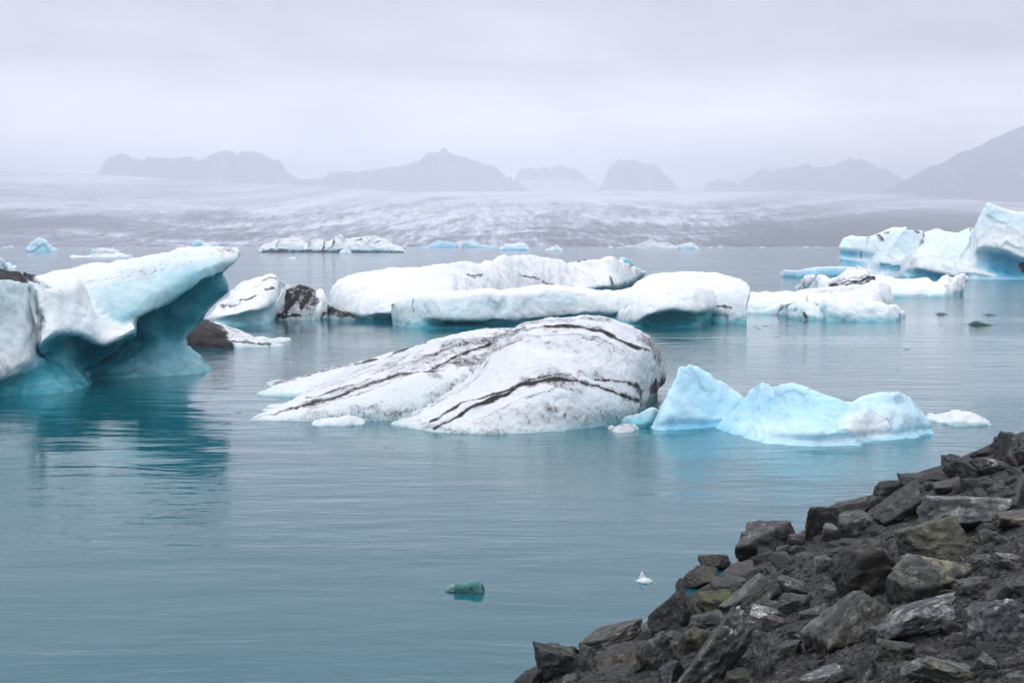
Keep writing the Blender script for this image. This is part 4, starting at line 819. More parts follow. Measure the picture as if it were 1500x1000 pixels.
def bank_h(X, Y):
    d = (X - np.interp(Y, SHY, SHX)) * 0.84
    up = 0.37 * d + 0.12 * (1 - np.exp(-np.maximum(d, 0) / 0.5))
    up = np.where(up > 2.2, 2.2 + (up - 2.2) * 0.55, up)
    up = np.minimum(up, 4.2)
    z = np.where(d > 0, up, 0.75 * d)
    P = np.stack([X, Y, 0 * X], -1).reshape(-1, 3)
    n = fbm(P, 0.9, 4, 900).reshape(X.shape)
    return z + n * 0.09 * smooth(-.5, .4, d)


def bank_hit(px, py):
    t = np.linspace(3, 60, 1500); d = ray(px, py)
    p = d[None] * (t / d[1])[:, None]; p[:, 2] += H
    g = np.maximum(bank_h(p[:, 0], p[:, 1]), 0.0)
    i = np.argmax(p[:, 2] <= g)
    return p[i] if p[i, 2] <= g[i] else p[-1]


_ICO = {}
def ico(sub):
    if sub not in _ICO:
        bm = bmesh.new(); bmesh.ops.create_icosphere(bm, subdivisions=sub, radius=1)
        V = np.array([v.co[:] for v in bm.verts]); Fc = np.array([[v.index for v in f.verts] for f in bm.faces]); bm.free()
        _ICO[sub] = (V, Fc)
    V, Fc = _ICO[sub]
    return V.copy(), Fc


def rotm(tilt, yaw, roll):
    ct, st, cy, sy, cr, sr = math.cos(tilt), math.sin(tilt), math.cos(yaw), math.sin(yaw), math.cos(roll), math.sin(roll)
    Ry = np.array([[ct, 0, st], [0, 1, 0], [-st, 0, ct]]); Rz = np.array([[cy, -sy, 0], [sy, cy, 0], [0, 0, 1]]); Rx = np.array([[1, 0, 0], [0, cr, -sr], [0, sr, cr]])
    return Ry @ Rx @ Rz


def rock_shape(seed, kind, sub, tilt=0.0):
    r = np.random.default_rng(seed); D, Fc = ico(sub)
    Pn, c = [], []
    if kind in ('block', 'slab', 'wedge'):
        for ax in range(3):
            for s in (-1, 1):
                n = np.zeros(3); n[ax] = s; n += r.normal(0, .22 if kind == 'block' else .15, 3)
                if kind == 'wedge' and ax == 2 and s == 1: n = np.array([r.uniform(-.5, .5), r.uniform(-.4, .1), 1.0])
                Pn.append(n / np.linalg.norm(n)); c.append(r.uniform(.85, 1.05))
        for k in range(9):
            n = r.normal(0, 1, 3); Pn.append(n / np.linalg.norm(n)); c.append(r.uniform(.82, 1.15))
        p = 90
    elif kind == 'shard':
        for k in range(12):
            n = r.normal(0, 1, 3); Pn.append(n / np.linalg.norm(n)); c.append(r.uniform(.66, 1.1))
        for ax in range(3):
            for s in (-1, 1):
                n = np.zeros(3); n[ax] = s; Pn.append(n); c.append(1.15)
        p = 70
    else:  # round
        for k in range(17):
            n = r.normal(0, 1, 3); Pn.append(n / np.linalg.norm(n)); c.append(r.uniform(.80, 1.08))
        p = 45
    Pn = np.array(Pn); c = np.array(c)
    q = np.maximum(D @ Pn.T, 0) / c
    rad = 1 / np.maximum((q ** p).sum(1) ** (1 / p), .35)
    face = r.uniform(0, 1, len(Pn))[q.argmax(1)]
    V = D * rad[:, None]
    so = r.uniform(0, 50, 3)
    g = V + so
    k = {'round': .6}.get(kind, 1.0)
    h = fbm(g, 1.1, 3, seed) * .035 + k * (np.abs(fbm(g, 2.2, 4, seed + 3)) - .25) * .09 + cells(g, 2.6, seed + 5) * .09 + fbm(g, 9, 3, seed + 5) * .016
    # broken steps / bedding
    lay = g @ (np.array([.25, .15, 1.0]) / 1.04); st = (lay * 3.3 + fbm(g, 1.5, 2, seed + 7) * .5) % 1.0
    h += k * .018 * (smooth(0, .18, st) - st)
    V = V + (V / np.linalg.norm(V, axis=1)[:, None]) * h[:, None]
    return V, Fc, np.clip(face + cells(g, 2.6, seed + 5) * .5, 0, 1)


ROCKS = [
    # px, py, w, h, kind, tilt, (r,g,b), extras, label        centre and size in photo pixels
    (812, 970, 66, 62, 'shard', 20, (.030, .036, .032), dict(moss=.25), 'dark greenish pointed boulder at the water edge, lowest rock of the bank'),
    (780, 992, 56, 34, 'shard', -20, (.022, .022, .024), {}, 'near-black jagged rock at the very foot of the bank, in front of the water'),
    (895, 930, 98, 46, 'slab', -24, (.050, .049, .044), dict(lichen=.3), 'long sloping grey ridged slab at the water edge, left of the lichened boulder'),
    (833, 957, 46, 28, 'block', -14, (.042, .044, .040), {}, 'low mottled rock between the pointed greenish boulder and the long sloping slab'),
    (860, 966, 30, 42, 'shard', 10, (.040, .041, .038), {}, 'upright grey stone below the left end of the long sloping slab'),
    (878, 959, 20, 12, 'wedge', 0, (.085, .085, .078), {}, 'small pale wedge of stone below the long sloping slab'),
    (905, 966, 80, 40, 'wedge', -12, (.046, .041, .032), dict(moss=.2), 'brown ribbed rock with a flat ledge under the long sloping slab'),
    (948, 929, 25, 17, 'round', -8, (.040, .041, .042), {}, 'smooth dark egg-like cobble beside the lichened boulder'),
    (985, 893, 76, 74, 'round', -35, (.046, .048, .042), dict(lichen=.5, moss=.5), 'big rounded boulder with yellow-green lichen patches at the water edge'),
    (960, 955, 60, 62, 'block', -35, (.055, .055, .050), dict(lichen=.35), 'tilted grey block with pale chipped marks, below the lichened boulder'),
    (985, 983, 42, 40, 'block', -30, (.038, .037, .044), {}, 'purplish dark block wedged against the foot of the great leaning slab'),
    (892, 993, 92, 28, 'shard', -15, (.024, .024, .024), {}, 'black broken rubble rock along the bottom, left of the purplish block'),
    (838, 995, 34, 16, 'shard', 0, (.060, .064, .060), {}, 'pale grey stone at the bottom edge under the pointed greenish boulder'),
    (1046, 824, 48, 26, 'round', 4, (.024, .022, .020), {}, 'dark smooth hump-backed boulder on the water edge, left of the flat-topped block'),
    (1027, 846, 50, 36, 'round', -15, (.045, .044, .034), dict(moss=.45), 'brownish olive boulder just below the dark hump-backed one'),
    (998, 856, 18, 18, 'round', 0, (.032, .032, .033), {}, 'small dark stone sticking out over the water beside the olive boulder'),
    (1079, 833, 58, 24, 'wedge', -28, (.030, .028, .026), {}, 'dark wedge lying at a slant right of the hump-backed boulder'),
    (1092, 842, 44, 24, 'slab', -20, (.034, .037, .040), {}, 'smooth slate-dark stone leaning against the slanting wedge'),
    (1066, 859, 58, 24, 'slab', -6, (.036, .034, .032), {}, 'flat dark stone above the mossy rock'),
    (1049, 878, 62, 34, 'round', -6, (.050, .052, .036), dict(moss=.95), 'rock covered in olive-green moss, mossiest of the bank'),
    (1036, 907, 56, 30, 'slab', -8, (.060, .060, .057), {}, 'plain grey flat-faced stone under the mossy rock'),
    (1016, 938, 46, 44, 'round', 10, (.048, .047, .034), dict(moss=.55, lichen=.3), 'olive stone with a pale chip on top, tucked left of the great leaning slab'),
    (1046, 948, 128, 118, 'slab', -40, (.062, .066, .064), dict(crust=.35, lichen=.25), 'great leaning slab with a sharp grey ridge, largest rock near the bottom edge'),
    (1098, 868, 92, 50, 'slab', -34, (.058, .056, .050), dict(lichen=.2), 'slanting grey slab with a thin white vein, above the white stone'),
    (1118, 958, 32, 78, 'block', 6, (.060, .062, .060), {}, 'narrow upright grey rock at the right side of the great leaning slab'),
    (1119, 893, 46, 20, 'wedge', 14, (.38, .375, .36), {}, 'white wedge-shaped stone, brightest on the bank'),
    (1127, 885, 34, 20, 'block', 8, (.105, .105, .10), {}, 'mid-grey stone directly behind the white wedge'),
    (1135, 914, 42, 24, 'round', 6, (.034, .027, .030), {}, 'smooth dark maroon cobble below the white wedge'),
    (1161, 856, 46, 24, 'wedge', 18, (.085, .083, .076), {}, 'pale grey triangular stone in the grit, right of the veined slab'),
    (1162, 885, 52, 30, 'wedge', 12, (.054, .053, .047), {}, 'dark grey pointed stone under the pale triangular one'),
    (1190, 897, 46, 22, 'slab', -16, (.055, .054, .050), {}, 'low grey slab lying between the pointed stone and the brown-grey boulder'),
    (1236, 908, 122, 92, 'wedge', -24, (.066, .064, .056), dict(lichen=.3), 'big brown-grey boulder with a broad sloping face, in the middle of the bank'),
    (1154, 951, 44, 30, 'slab', -10, (.060, .062, .056), {}, 'flat stone half buried in grit, right of the narrow upright rock'),
    (1206, 827, 28, 28, 'wedge', 6, (.095, .094, .092), {}, 'light grey cone-shaped stone standing left of the black layered boulder'),
    (1274, 834, 106, 92, 'block', -28, (.024, .022, .018), dict(moss=.2), 'large black layered boulder in the middle of the bank'),
    (1358, 845, 122, 70, 'round', -10, (.060, .061, .056), dict(lichen=.75), 'broad boulder with a pale yellow lichen cap'),
    (1346, 905, 124, 78, 'slab', -22, (.072, .072, .076), dict(crust=.45), 'pale streaked slab under the lichen-capped boulder'),
    (1458, 911, 94, 84, 'block', -14, (.074, .080, .088), dict(crust=.3), 'blue-grey speckled boulder near the lower right corner'),
    (1482, 860, 48, 40, 'round', 0, (.050, .062, .052), {}, 'smooth greenish stone above the blue-grey boulder'),
    (1428, 858, 54, 26, 'wedge', -10, (.036, .034, .034), {}, 'dark thin stone left of the smooth greenish one'),
    (1478, 823, 50, 26, 'slab', 8, (.095, .090, .086), {}, 'pinkish-grey flat stone at the right edge'),
    (1440, 824, 44, 22, 'slab', 2, (.066, .064, .062), {}, 'grey flat stone beside the pinkish one, right of the lichen cap'),
    (1312, 953, 66, 34, 'wedge', 14, (.052, .050, .040), {}, 'olive-brown thin slab under the pale streaked slab'),
    (1384, 982, 118, 52, 'slab', 12, (.066, .064, .056), dict(lichen=.2), 'large smooth brown slab at the bottom edge, left of the small green stone'),
    (1441, 976, 42, 36, 'shard', 0, (.050, .060, .054), {}, 'small green-grey stone at the bottom, below the blue-grey boulder'),
    (1271, 979, 34, 50, 'block', 8, (.090, .094, .096), dict(crust=.3), 'pale grey upright stone at the bottom edge, below the brown-grey boulder'),
    (1287, 851, 22, 18, 'wedge', 0, (.075, .074, .072), {}, 'small grey triangular stone between the black layered and lichen-capped boulders'),
    (1200, 991, 66, 30, 'slab', -18, (.066, .070, .066), dict(crust=.3), 'grey rock half cut by the bottom edge, left of the pale upright stone'),
    (1120, 790, 102, 60, 'block', -4, (.056, .057, .054), dict(crust=.12), 'flat-topped square block standing at the water edge'),
    (1146, 808, 26, 22, 'wedge', -14, (.050, .046, .045), {}, 'small triangular stone leaning on the foot of the flat-topped block'),
    (1166, 791, 26, 18, 'block', 0, (.034, .034, .033), {}, 'small dark stone right of the flat-topped block'),
    (1169, 804, 30, 14, 'slab', 8, (.055, .058, .060), {}, 'thin bluish slab lying in front of the small dark stone'),
    (1202, 765, 52, 54, 'round', -20, (.048, .047, .038), dict(moss=.5), 'tall mossy-footed boulder at the water edge, right of the flat-topped block'),
    (1246, 747, 60, 40, 'shard', -16, (.034, .034, .036), {}, 'rough dark knobbly rock on the water edge behind the pale-edged stone'),
    (1220, 781, 38, 28, 'wedge', 10, (.085, .086, .080), {}, 'layered light grey stone in front of the mossy-footed boulder'),
    (1254, 770, 62, 40, 'block', -16, (.064, .064, .068), dict(crust=.3), 'grey angular rock with a pale upper edge'),
    (1281, 738, 28, 26, 'round', -10, (.034, .034, .034), {}, 'dark rounded rock squeezed left of the oval boulder'),
    (1298, 716, 40, 28, 'shard', -10, (.040, .039, .037), {}, 'rough dark rock on the skyline above the oval boulder'),
    (1320, 736, 92, 66, 'block', -42, (.050, .052, .046), dict(lichen=.15), 'smooth oval boulder leaning up to the right'),
    (1338, 703, 46, 18, 'round', -5, (.024, .024, .025), {}, 'black low hump of rock on the skyline behind the oval boulder'),
    (1412, 752, 136, 62, 'round', 10, (.100, .104, .104), dict(crust=.42), 'long light grey boulder with a whitish crust, resting on the brown mossy block'),
    (1368, 787, 104, 66, 'block', -6, (.042, .040, .028), dict(moss=.4), 'big brown mossy block under the long light grey boulder'),
    (1402, 691, 50, 50, 'wedge', 30, (.034, .034, .034), {}, 'dark peaked rock like a roof, on the skyline'),
    (1388, 713, 52, 24, 'wedge', -8, (.056, .052, .042), {}, 'brownish low rock at the foot of the dark peaked rock'),
    (1446, 683, 64, 32, 'round', 8, (.066, .068, .068), dict(crust=.2), 'smooth grey boulder between the peaked rock and the topmost rock'),
    (1483, 656, 58, 50, 'block', -4, (.055, .060, .058), {}, 'topmost rock of the bank at the right edge'),
    (1492, 672, 38, 24, 'round', 0, (.044, .036, .033), {}, 'reddish-brown stone in front of the topmost rock'),
    (1497, 722, 22, 56, 'slab', -72, (.080, .078, .070), {}, 'thin upright stone cut by the right edge'),
    (1487, 763, 66, 26, 'wedge', 6, (.100, .085, .070), {}, 'tan-pink rock at the right edge, at the end of the long light grey boulder'),
    (1449, 786, 30, 22, 'wedge', -6, (.060, .058, .050), {}, 'small brown triangular stone in the shade under the long light grey boulder'),
    (1466, 791, 20, 14, 'wedge', 12, (.090, .092, .090), {}, 'tiny light grey flake right of the small brown triangular stone'),
    (1437, 699, 36, 9, 'slab', -22, (.110, .106, .096), {}, 'thin pale stick-like splinter of stone below the smooth grey boulder'),
    (1470, 742, 30, 18, 'wedge', -10, (.085, .084, .074), {}, 'small pale stone lying on the grit above the tan-pink rock'),
    (1136, 823, 24, 10, 'slab', -8, (.090, .088, .080), {}, 'thin pale flake on the grit below the flat-topped block'),
    (1492, 996, 34, 16, 'slab', -6, (.110, .118, .118), {}, 'pale flat stone in the bottom right corner'),
    (1410, 700, 14, 10, 'wedge', 0, (.048, .046, .044), {}, 'little dark stone tucked right under the dark peaked rock'),
    (1330, 985, 50, 30, 'shard', 0, (.035, .034, .032), {}, 'dark broken stone between the pale upright stone and the large brown slab'),
    (1400, 940, 46, 24, 'shard', 10, (.040, .038, .036), {}, 'dark chipped stone between the pale streaked slab and the blue-grey boulder'),
    (1090, 992, 60, 22, 'shard', 0, (.036, .036, .030), dict(moss=.3), 'dark mossy rubble stone at the bottom, under the great leaning slab'),
    (1170, 925, 34, 18, 'wedge', -12, (.050, .049, .046), {}, 'dull grey stone on the grit above the half-buried flat stone'),
]


def build_bank():
    MR = rock_material(); MG = gravel_material()
    xs = np.concatenate([np.arange(-9, 16, .11), np.arange(16, 40, .6)]); ys = np.concatenate([np.arange(-10, 4, .5), np.arange(4, 36, .11), np.arange(36, 62, .8)])
    X, Y = np.meshgrid(xs, ys, indexing='ij'); Z = bank_h(X, Y)
    P = np.stack([X, Y, Z], -1).reshape(-1, 3)
    P[:, 2] += (ridged(P, 5.0, 2, 910) - .6) * .018
    o = new_mesh('bank', P, grid_faces(len(xs), len(ys)), MG, origin=np.zeros(3)); tag(o, kind='structure')

    placed = []
    for i, (px, py, w, h, kind, tilt, colr, ex, label) in enumerate(ROCKS):
        V, Fc, face = rock_shape(1000 + i * 13, kind, 5 if max(w, h) > 40 else 4)
        dims = {'block': (1, .85, .72), 'slab': (1, .75, .36), 'wedge': (1, .8, .5), 'shard': (1, .8, .7), 'round': (1, .9, .75)}[kind]
        r = np.random.default_rng(i)
        V = (V * dims) @ rotm(math.radians(tilt), r.uniform(-.35, .35), r.uniform(-.25, .1)).T
        lo, hi = V.min(0), V.max(0); V = (V - (lo + hi) / 2) / ((hi - lo) / 2)
        g = bank_hit(px, min(py + h * .38, 1040)); D = g[1] + .12 * w * g[1] / F
        hh = h * 1.22; cy = py - h / 2 + hh / 2
        c = at_depth(np.array([px]), np.array([cy]), np.array([D]))[0]
        s = D / F
        V = V * np.array([w * s / 2, max(.5 * w, .42 * (w + h) * .5) * s * .95, hh * s / 2 * 1.03])
        o = new_mesh('rock', V, Fc, MR, origin=np.zeros(3), attrs={'face': face}); o.location = c
        o.color = (*colr, 1)
        for k in ('moss', 'lichen', 'crust'): o[k] = float(ex.get(k, 0.0))
        tag(o, label, 'rock'); placed.append((px, py, w, h))
    # small loose stones between the boulders
    protos = []
    for k in range(10):
        V, Fc, face = rock_shape(5000 + k, ['shard', 'wedge', 'block', 'shard', 'slab'][k % 5], 4)
        V = V * {'slab': (1, .8, .4), 'wedge': (1, .8, .5)}.get(['shard', 'wedge', 'block', 'shard', 'slab'][k % 5], (1, .8, .65))
        me = bpy.data.meshes.new('stone'); me.from_pydata([tuple(v) for v in V], [], Fc.tolist()); me.polygons.foreach_set('use_smooth', [True] * len(me.polygons)); me.materials.append(MR)
        at = me.attributes.new('face', 'FLOAT', 'POINT'); at.data.foreach_set('value', face.astype(np.float32))
        protos.append(me)
    rr = random.Random(11); n = 0
    edge = [(740, 1005), (800, 985), (860, 945), (950, 915), (1000, 855), (1060, 820), (1170, 790), (1200, 755), (1300, 715), (1380, 695), (1420, 680), (1500, 645)]
    ex = [e[0] for e in edge]; ey = [e[1] for e in edge]
    while n < 298:
        px = rr.uniform(770, 1515); py = rr.uniform(640, 1010)
        if n >= 262: px = rr.uniform(1525, 2050); py = rr.uniform(690, 1000)      # the bank goes on beyond the frame
        elif n < 16: px = rr.uniform(1375, 1510); py = np.interp(px, ex, ey) + rr.uniform(-4, 22)
        elif n < 40: py = np.interp(px, ex, ey) + rr.uniform(4, 20)
        elif py < np.interp(px, ex, ey) + 16: continue
        if any(abs(px - a) < w * .36 and abs(py - b) < hh * .36 for a, b, w, hh in placed): continue
        g = bank_hit(px, py); w = rr.choice([40, 60, 80, 100] if n >= 262 else [18, 24, 30, 36] if n < 40 else [7, 8, 9, 10, 12, 14, 17, 20, 24, 28, 34, 40]) * rr.uniform(.8, 1.15); s = w * g[1] / F / 2
        o = bpy.data.objects.new('loose_stone', protos[rr.randrange(10)]); COL.objects.link(o)
        o.location = (g[0], g[1], bank_h(np.array([g[0]]), np.array([g[1]]))[0] + s * .12); o.scale = (s, s * rr.uniform(.7, 1), s * rr.uniform(.6, .95))
        o.rotation_euler = (rr.uniform(-.5, .5), rr.uniform(-.5, .5), rr.uniform(0, 6.28))
        k = rr.choice([.03, .04, .045, .055, .07, .1]); o.color = (k * rr.uniform(.95, 1.08), k, k * rr.uniform(.88, 1.02), 1)
        for a in ('moss', 'lichen', 'crust'): o[a] = 0.0
        o['moss'] = rr.choice([0.0, 0.0, 0.0, .3])
        tag(o, 'small loose angular stone lying among the boulders of the dark bank', 'stone', 'loose stones on the bank'); n += 1
    # grit: uncountable chips in one mesh
    base, bf = ico(1); VV, FF = [], []; off = 0; rn = np.random.default_rng(3)
    for k in range(31000):
        px = rn.uniform(760, 1530) if k < 26000 else rn.uniform(1530, 2000); py = rn.uniform(640, 1020)
        if py < np.interp(px, ex, ey) + 14: continue
        VV.append((px, py))
    Q = np.array(VV); t = np.linspace(4, 45, 420); d = ray(Q[:, 0], Q[:, 1])
    pts = []
    for i in range(len(Q)):
        p = d[i][None] * (t / d[i, 1])[:, None]; pts.append(p)
    pts = np.array(pts); pts[..., 2] += H
    dd = (pts[..., 0] - np.interp(pts[..., 1], SHY, SHX)) * .84
    zz = 0.37 * dd + 0.12 * (1 - np.exp(-np.maximum(dd, 0) / 0.5)); zz = np.where(zz > 2.2, 2.2 + (zz - 2.2) * .55, zz)
    idx = np.argmax(pts[..., 2] <= zz, axis=1); hit = pts[np.arange(len(Q)), idx]
    hit[:, 2] = bank_h(hit[:, 0], hit[:, 1]); ok = (idx > 0) & (hit[:, 2] > .05); hit = hit[ok]
    V = []; Fl = []
    for i, p in enumerate(hit):
        s = rn.choice([.008, .011, .014, .018, .026]) * rn.uniform(.7, 1.3)
        R = rotm(*rn.uniform(-3, 3, 3)); b = (base * (1 + rn.normal(0, .18, (len(base), 1)))) * np.array([1, .8, .55]) @ R.T
        V.append(b * s + p); Fl.append(bf + i * len(base))
    o = new_mesh('grit', np.vstack(V), np.vstack(Fl), MG2(), smooth_shade=False, origin=np.zeros(3)); tag(o, kind='stuff')
    # submerged cobbles keep the shoreline from ending on a bare line
    return


def MG2():
    m, nt, out = mat_new('grit_chips'); g = N(nt)
    pos = g.add('ShaderNodeNewGeometry').outputs['Position']
    c = g.ramp(g.noise(pos, 21, 2, .5), [(.34, (.006, .006, .006)), (.52, (.020, .0195, .019)), (.62, (.055, .053, .050)), (.72, (.15, .145, .14))])
    p = g.add('ShaderNodeBsdfPrincipled'); g.link(c, p.inputs['Base Color']); p.inputs['Roughness'].default_value = .6; g.link(p.outputs[0], out.inputs['Surface'])
    return m


# ------------------------------------------------------------------ glacier, mountains, lake
def build_far():
    MGl = glacier_material()
    PX = [-500, -250, 0, 150, 300, 450, 600, 750, 900, 1050, 1200, 1350, 1500, 1750, 2000]
    DS = [2345, 2352, 2700, 3300, 4200, 5500, 7000, 8600]
    T = [[363.0] * 15, [358.5] * 15,
         [346, 346, 346, 346, 343, 341, 340, 340, 340, 342, 346, 349, 351, 351, 351],
         [323, 323, 323, 323, 321, 318, 316, 316, 316, 318, 323, 329, 332, 333, 333],
         [299, 299, 298, 298, 300, 300, 297, 297, 297, 300, 307, 313, 318, 320, 320],
         [272, 272, 272, 274, 282, 287, 288, 286, 285, 288, 294, 300, 305, 306, 306],
         [250, 250, 250, 255, 265, 272, 281, 280, 278, 280, 280, 286, 290, 292, 292],
         [258, 258, 258, 262, 270, 276, 286, 285, 283, 285, 285, 290, 294, 296, 296]]
    nu, nv = 640, 260
    px = np.linspace(-500, 2000, nu); lt = np.array([np.interp(px, PX, r) for r in T])      # k, nu
    tv = np.linspace(0, 1, nv); key = np.array([0, .02, .2, .38, .56, .74, .9, 1.0])
    PY = np.array([np.interp(tv, key, lt[:, i]) for i in range(nu)]); DD = np.interp(tv, key, DS)[None].repeat(nu, 0)
    k = np.ones(9) / 9
    PY = np.apply_along_axis(lambda a: np.convolve(np.pad(a, 4, 'edge'), k, 'valid'), 1, PY); PY[:, :7] = np.array([np.interp(tv[:7], key, lt[:, i]) for i in range(nu)])
    PXX = px[:, None].repeat(nv, 1)
    P = at_depth(PXX, PY, DD).reshape(-1, 3)
    fx, fy = PXX.ravel(), PY.ravel()
    amp = smooth(2350, 2500, P[:, 1]) * (1 - smooth(4500, 7000, P[:, 1]) * .75)
    P[:, 2] += amp * (fbm(P * np.array([1, .5, 1]), 1 / 260, 4, 40) * 7 + (ridged(P * np.array([1, .55, 1]), 1 / 70, 3, 44) - .8) * 4.5)
    P[:, 2] += (1 - smooth(2346, 2360, P[:, 1])) * smooth(2345.5, 2350, P[:, 1]) * fbm(P, 1 / 40, 3, 47) * 3
    # dirt zones of the glacier tongue (moraine and ash only), flow-line coordinate sweeping round in arcs
    def blob(x, y, rx, ry): return np.exp(-(((fx - x) / rx) ** 2 + ((fy - y) / ry) ** 2))
    dirt_or_shade = .31 + .20 * smooth(318, 350, fy) + .95 * blob(1240, 345, 190, 17) + .75 * blob(1420, 340, 200, 22) + .55 * blob(40, 326, 190, 14) + .3 * blob(-200, 330, 200, 20) + .2 * blob(330, 310, 60, 14) + .25 * blob(860, 338, 120, 9) + .22 * blob(1150, 310, 200, 14) - .25 * blob(600, 330, 150, 22) - .15 * blob(100, 262, 200, 8) - .2 * blob(800, 288, 260, 8) + .12 * blob(0, 285, 300, 8)
    q = (fy - 280) / 80.0; cx = fx - 680
    flow = q + .30 * np.sin((fx - 480) / 190) * np.exp(-((fx - 520) / 420) ** 2) + .55 * np.tanh((fx - 950) / 420) * .6 + .10 * np.sin(fx / 95.0) * smooth(-.1, .4, q); across = cx / 260.0 + q * .8
    rough = .15 + .85 * smooth(285, 315, fy) * (1 - .5 * smooth(1050, 1250, fx)) * (.45 + .55 * smooth(100, 350, fx))
    o = new_mesh('glacier', P, grid_faces(nu, nv), MGl, origin=np.zeros(3), attrs=dict(dirt_or_shade=dirt_or_shade, flow=flow, across=across, rough=rough))
    tag(o, kind='structure')

    MRk = simple_material('hill_rock', (.030, .032, .042), (.075, .077, .095), .006)
    nt = MRk.node_tree; g = N(nt); pos = g.add('ShaderNodeNewGeometry').outputs['Position']
    st = g.sstep(g.noise(g.map(pos, (.010, .0012, .0028)), 1.0, 6, .68, .6), .56, .66)
    pr = [n for n in nt.nodes if n.type == 'BSDF_PRINCIPLED'][0]; old = pr.inputs['Base Color'].links[0].from_socket
    g.link(g.mix(g.math('MULTIPLY', st, .55), old, (.55, .57, .62)), pr.inputs['Base Color'])
    MSn = simple_material('far_snow', (.70, .72, .76), (.84, .85, .88), .004)

    def ridge(name, pts, D, front, mat, seed, noise=10, base_y=300):
        pts = np.array(pts, float); n = 220
        x = np.linspace(pts[0, 0], pts[-1, 0], n); y = np.interp(x, pts[:, 0], pts[:, 1])
        xp = np.stack([x, 0 * x, 0 * x], 1); y = y + (fbm(xp, 1 / 17, 3, seed + 8) * 3.4 + (.7 - ridged(xp, 1 / 9, 2, seed + 9)) * 2.6) * (D > 8000)
        R = at_depth(x, y, np.full(n, float(D))); nv = 41
        rows = []
        for j in range(nv):
            v = j / (nv - 1) * 2 - 1                      # -1 front foot, 0 ridge, 1 back foot
            q = R.copy(); q[:, 1] += v * front * (1 if v < 0 else .8); q[:, 0] *= q[:, 1] / D
            q[:, 2] = R[:, 2] * (1 - abs(v)) ** 1.15 - 40 * abs(v)
            rows.append(q)
        G = np.stack(rows, 1).reshape(-1, 3)
        G[:, 2] += fbm(G, 1 / 420, 5, seed) * noise * 1.6 + (ridged(G, 1 / 210, 4, seed + 3) - .8) * noise * 2.2
        o = new_mesh(name, G, grid_faces(n, nv), mat, origin=np.zeros(3)); tag(o, kind='structure')
    ridge('mountain', [(95, 285), (132, 258), (142, 253), (150, 243), (158, 233), (172, 228), (200, 230), (250, 234), (298, 233), (310, 227), (350, 224), (372, 226), (388, 232), (410, 239), (421, 254), (446, 267), (490, 290)], 9000, 900, MRk, 61, 9)
    ridge('mountain', [(420, 285), (446, 267), (500, 257), (550, 253), (590, 246), (604, 240), (622, 231), (640, 223), (650, 220), (664, 227), (680, 236), (700, 240), (720, 244), (736, 253), (752, 266), (776, 280), (800, 300)], 8600, 900, MRk, 63, 9)
    ridge('mountain', [(752, 268), (762, 250), (786, 249), (818, 246), (850, 252), (868, 268)], 10400, 500, MRk, 65, 6)
    ridge('snow_dome', [(700, 290), (745, 270), (780, 264), (830, 264), (870, 268), (905, 276), (960, 290)], 9700, 500, MSn, 66, 3)
    ridge('mountain', [(872, 285), (888, 262), (894, 246), (906, 240), (928, 238), (950, 241), (964, 247), (980, 262), (996, 280), (1004, 292)], 9200, 600, MRk, 67, 6)
    ridge('mountain', [(1015, 290), (1034, 276), (1038, 267), (1056, 266), (1072, 268), (1088, 263), (1110, 252), (1150, 246), (1190, 243), (1222, 243), (1246, 234), (1270, 238), (1290, 250), (1310, 260), (1345, 275), (1380, 290)], 10200, 900, MRk, 69, 8)
    ridge('mountain', [(1215, 312), (1255, 294), (1295, 279), (1320, 267), (1350, 252), (1400, 228), (1450, 206), (1500, 186), (1540, 178), (1640, 180), (1750, 190), (1900, 230), (2050, 300)], 7300, 1600, MRk, 71, 6)
    # lagoon
    W = np.array([(-7000, -400, 0), (7000, -400, 0), (7000, 2400, 0), (-7000, 2400, 0)], float)
    tag(new_mesh('water', W, [(0, 1, 2, 3)], water_material(), origin=np.zeros(3)), kind='structure')
    B = np.array([(-13000, -450, -5), (13000, -450, -5), (13000, 12000, -5), (-13000, 12000, -5)], float)
    tag(new_mesh('lake_bed', B, [(0, 1, 2, 3)], simple_material('silt', (.012, .075, .085), (.016, .09, .10), .3), origin=np.zeros(3)), kind='structure')
    # misty air over the lagoon
    m, nt, out = mat_new('mist'); pv = nt.nodes.new('ShaderNodeVolumePrincipled')
    pv.inputs['Color'].default_value = (.90, .92, .99, 1); pv.inputs['Density'].default_value = HAZE; pv.inputs['Anisotropy'].default_value = .55
    nt.links.new(pv.outputs[0], out.inputs['Volume'])
    bm = bmesh.new(); bmesh.ops.create_cube(bm, size=1); me = bpy.data.meshes.new('haze'); bm.to_mesh(me); bm.free()
    me.materials.append(m); hz = bpy.data.objects.new('haze', me); COL.objects.link(hz)
    hz.scale = (27000, 12700, 665); hz.location = (0, 5850, 324); tag(hz, kind='stuff')
    # gull over the peak
    bm = bmesh.new()
    prof = [(-.5, .02), (-.3, .07), (0, .10), (.2, .08), (.33, .07), (.42, .05), (.5, .01)]
    rings = []
    for x, r in prof: rings.append([bm.verts.new((x, r * math.cos(a), r * .9 * math.sin(a))) for a in np.linspace(0, 2 * math.pi, 10, endpoint=False)])
    for a, b in zip(rings[:-1], rings[1:]):
        for i in range(10): bm.faces.new((a[i], a[(i + 1) % 10], b[(i + 1) % 10], b[i]))
    bm.faces.new(rings[0]); bm.faces.new(rings[-1])
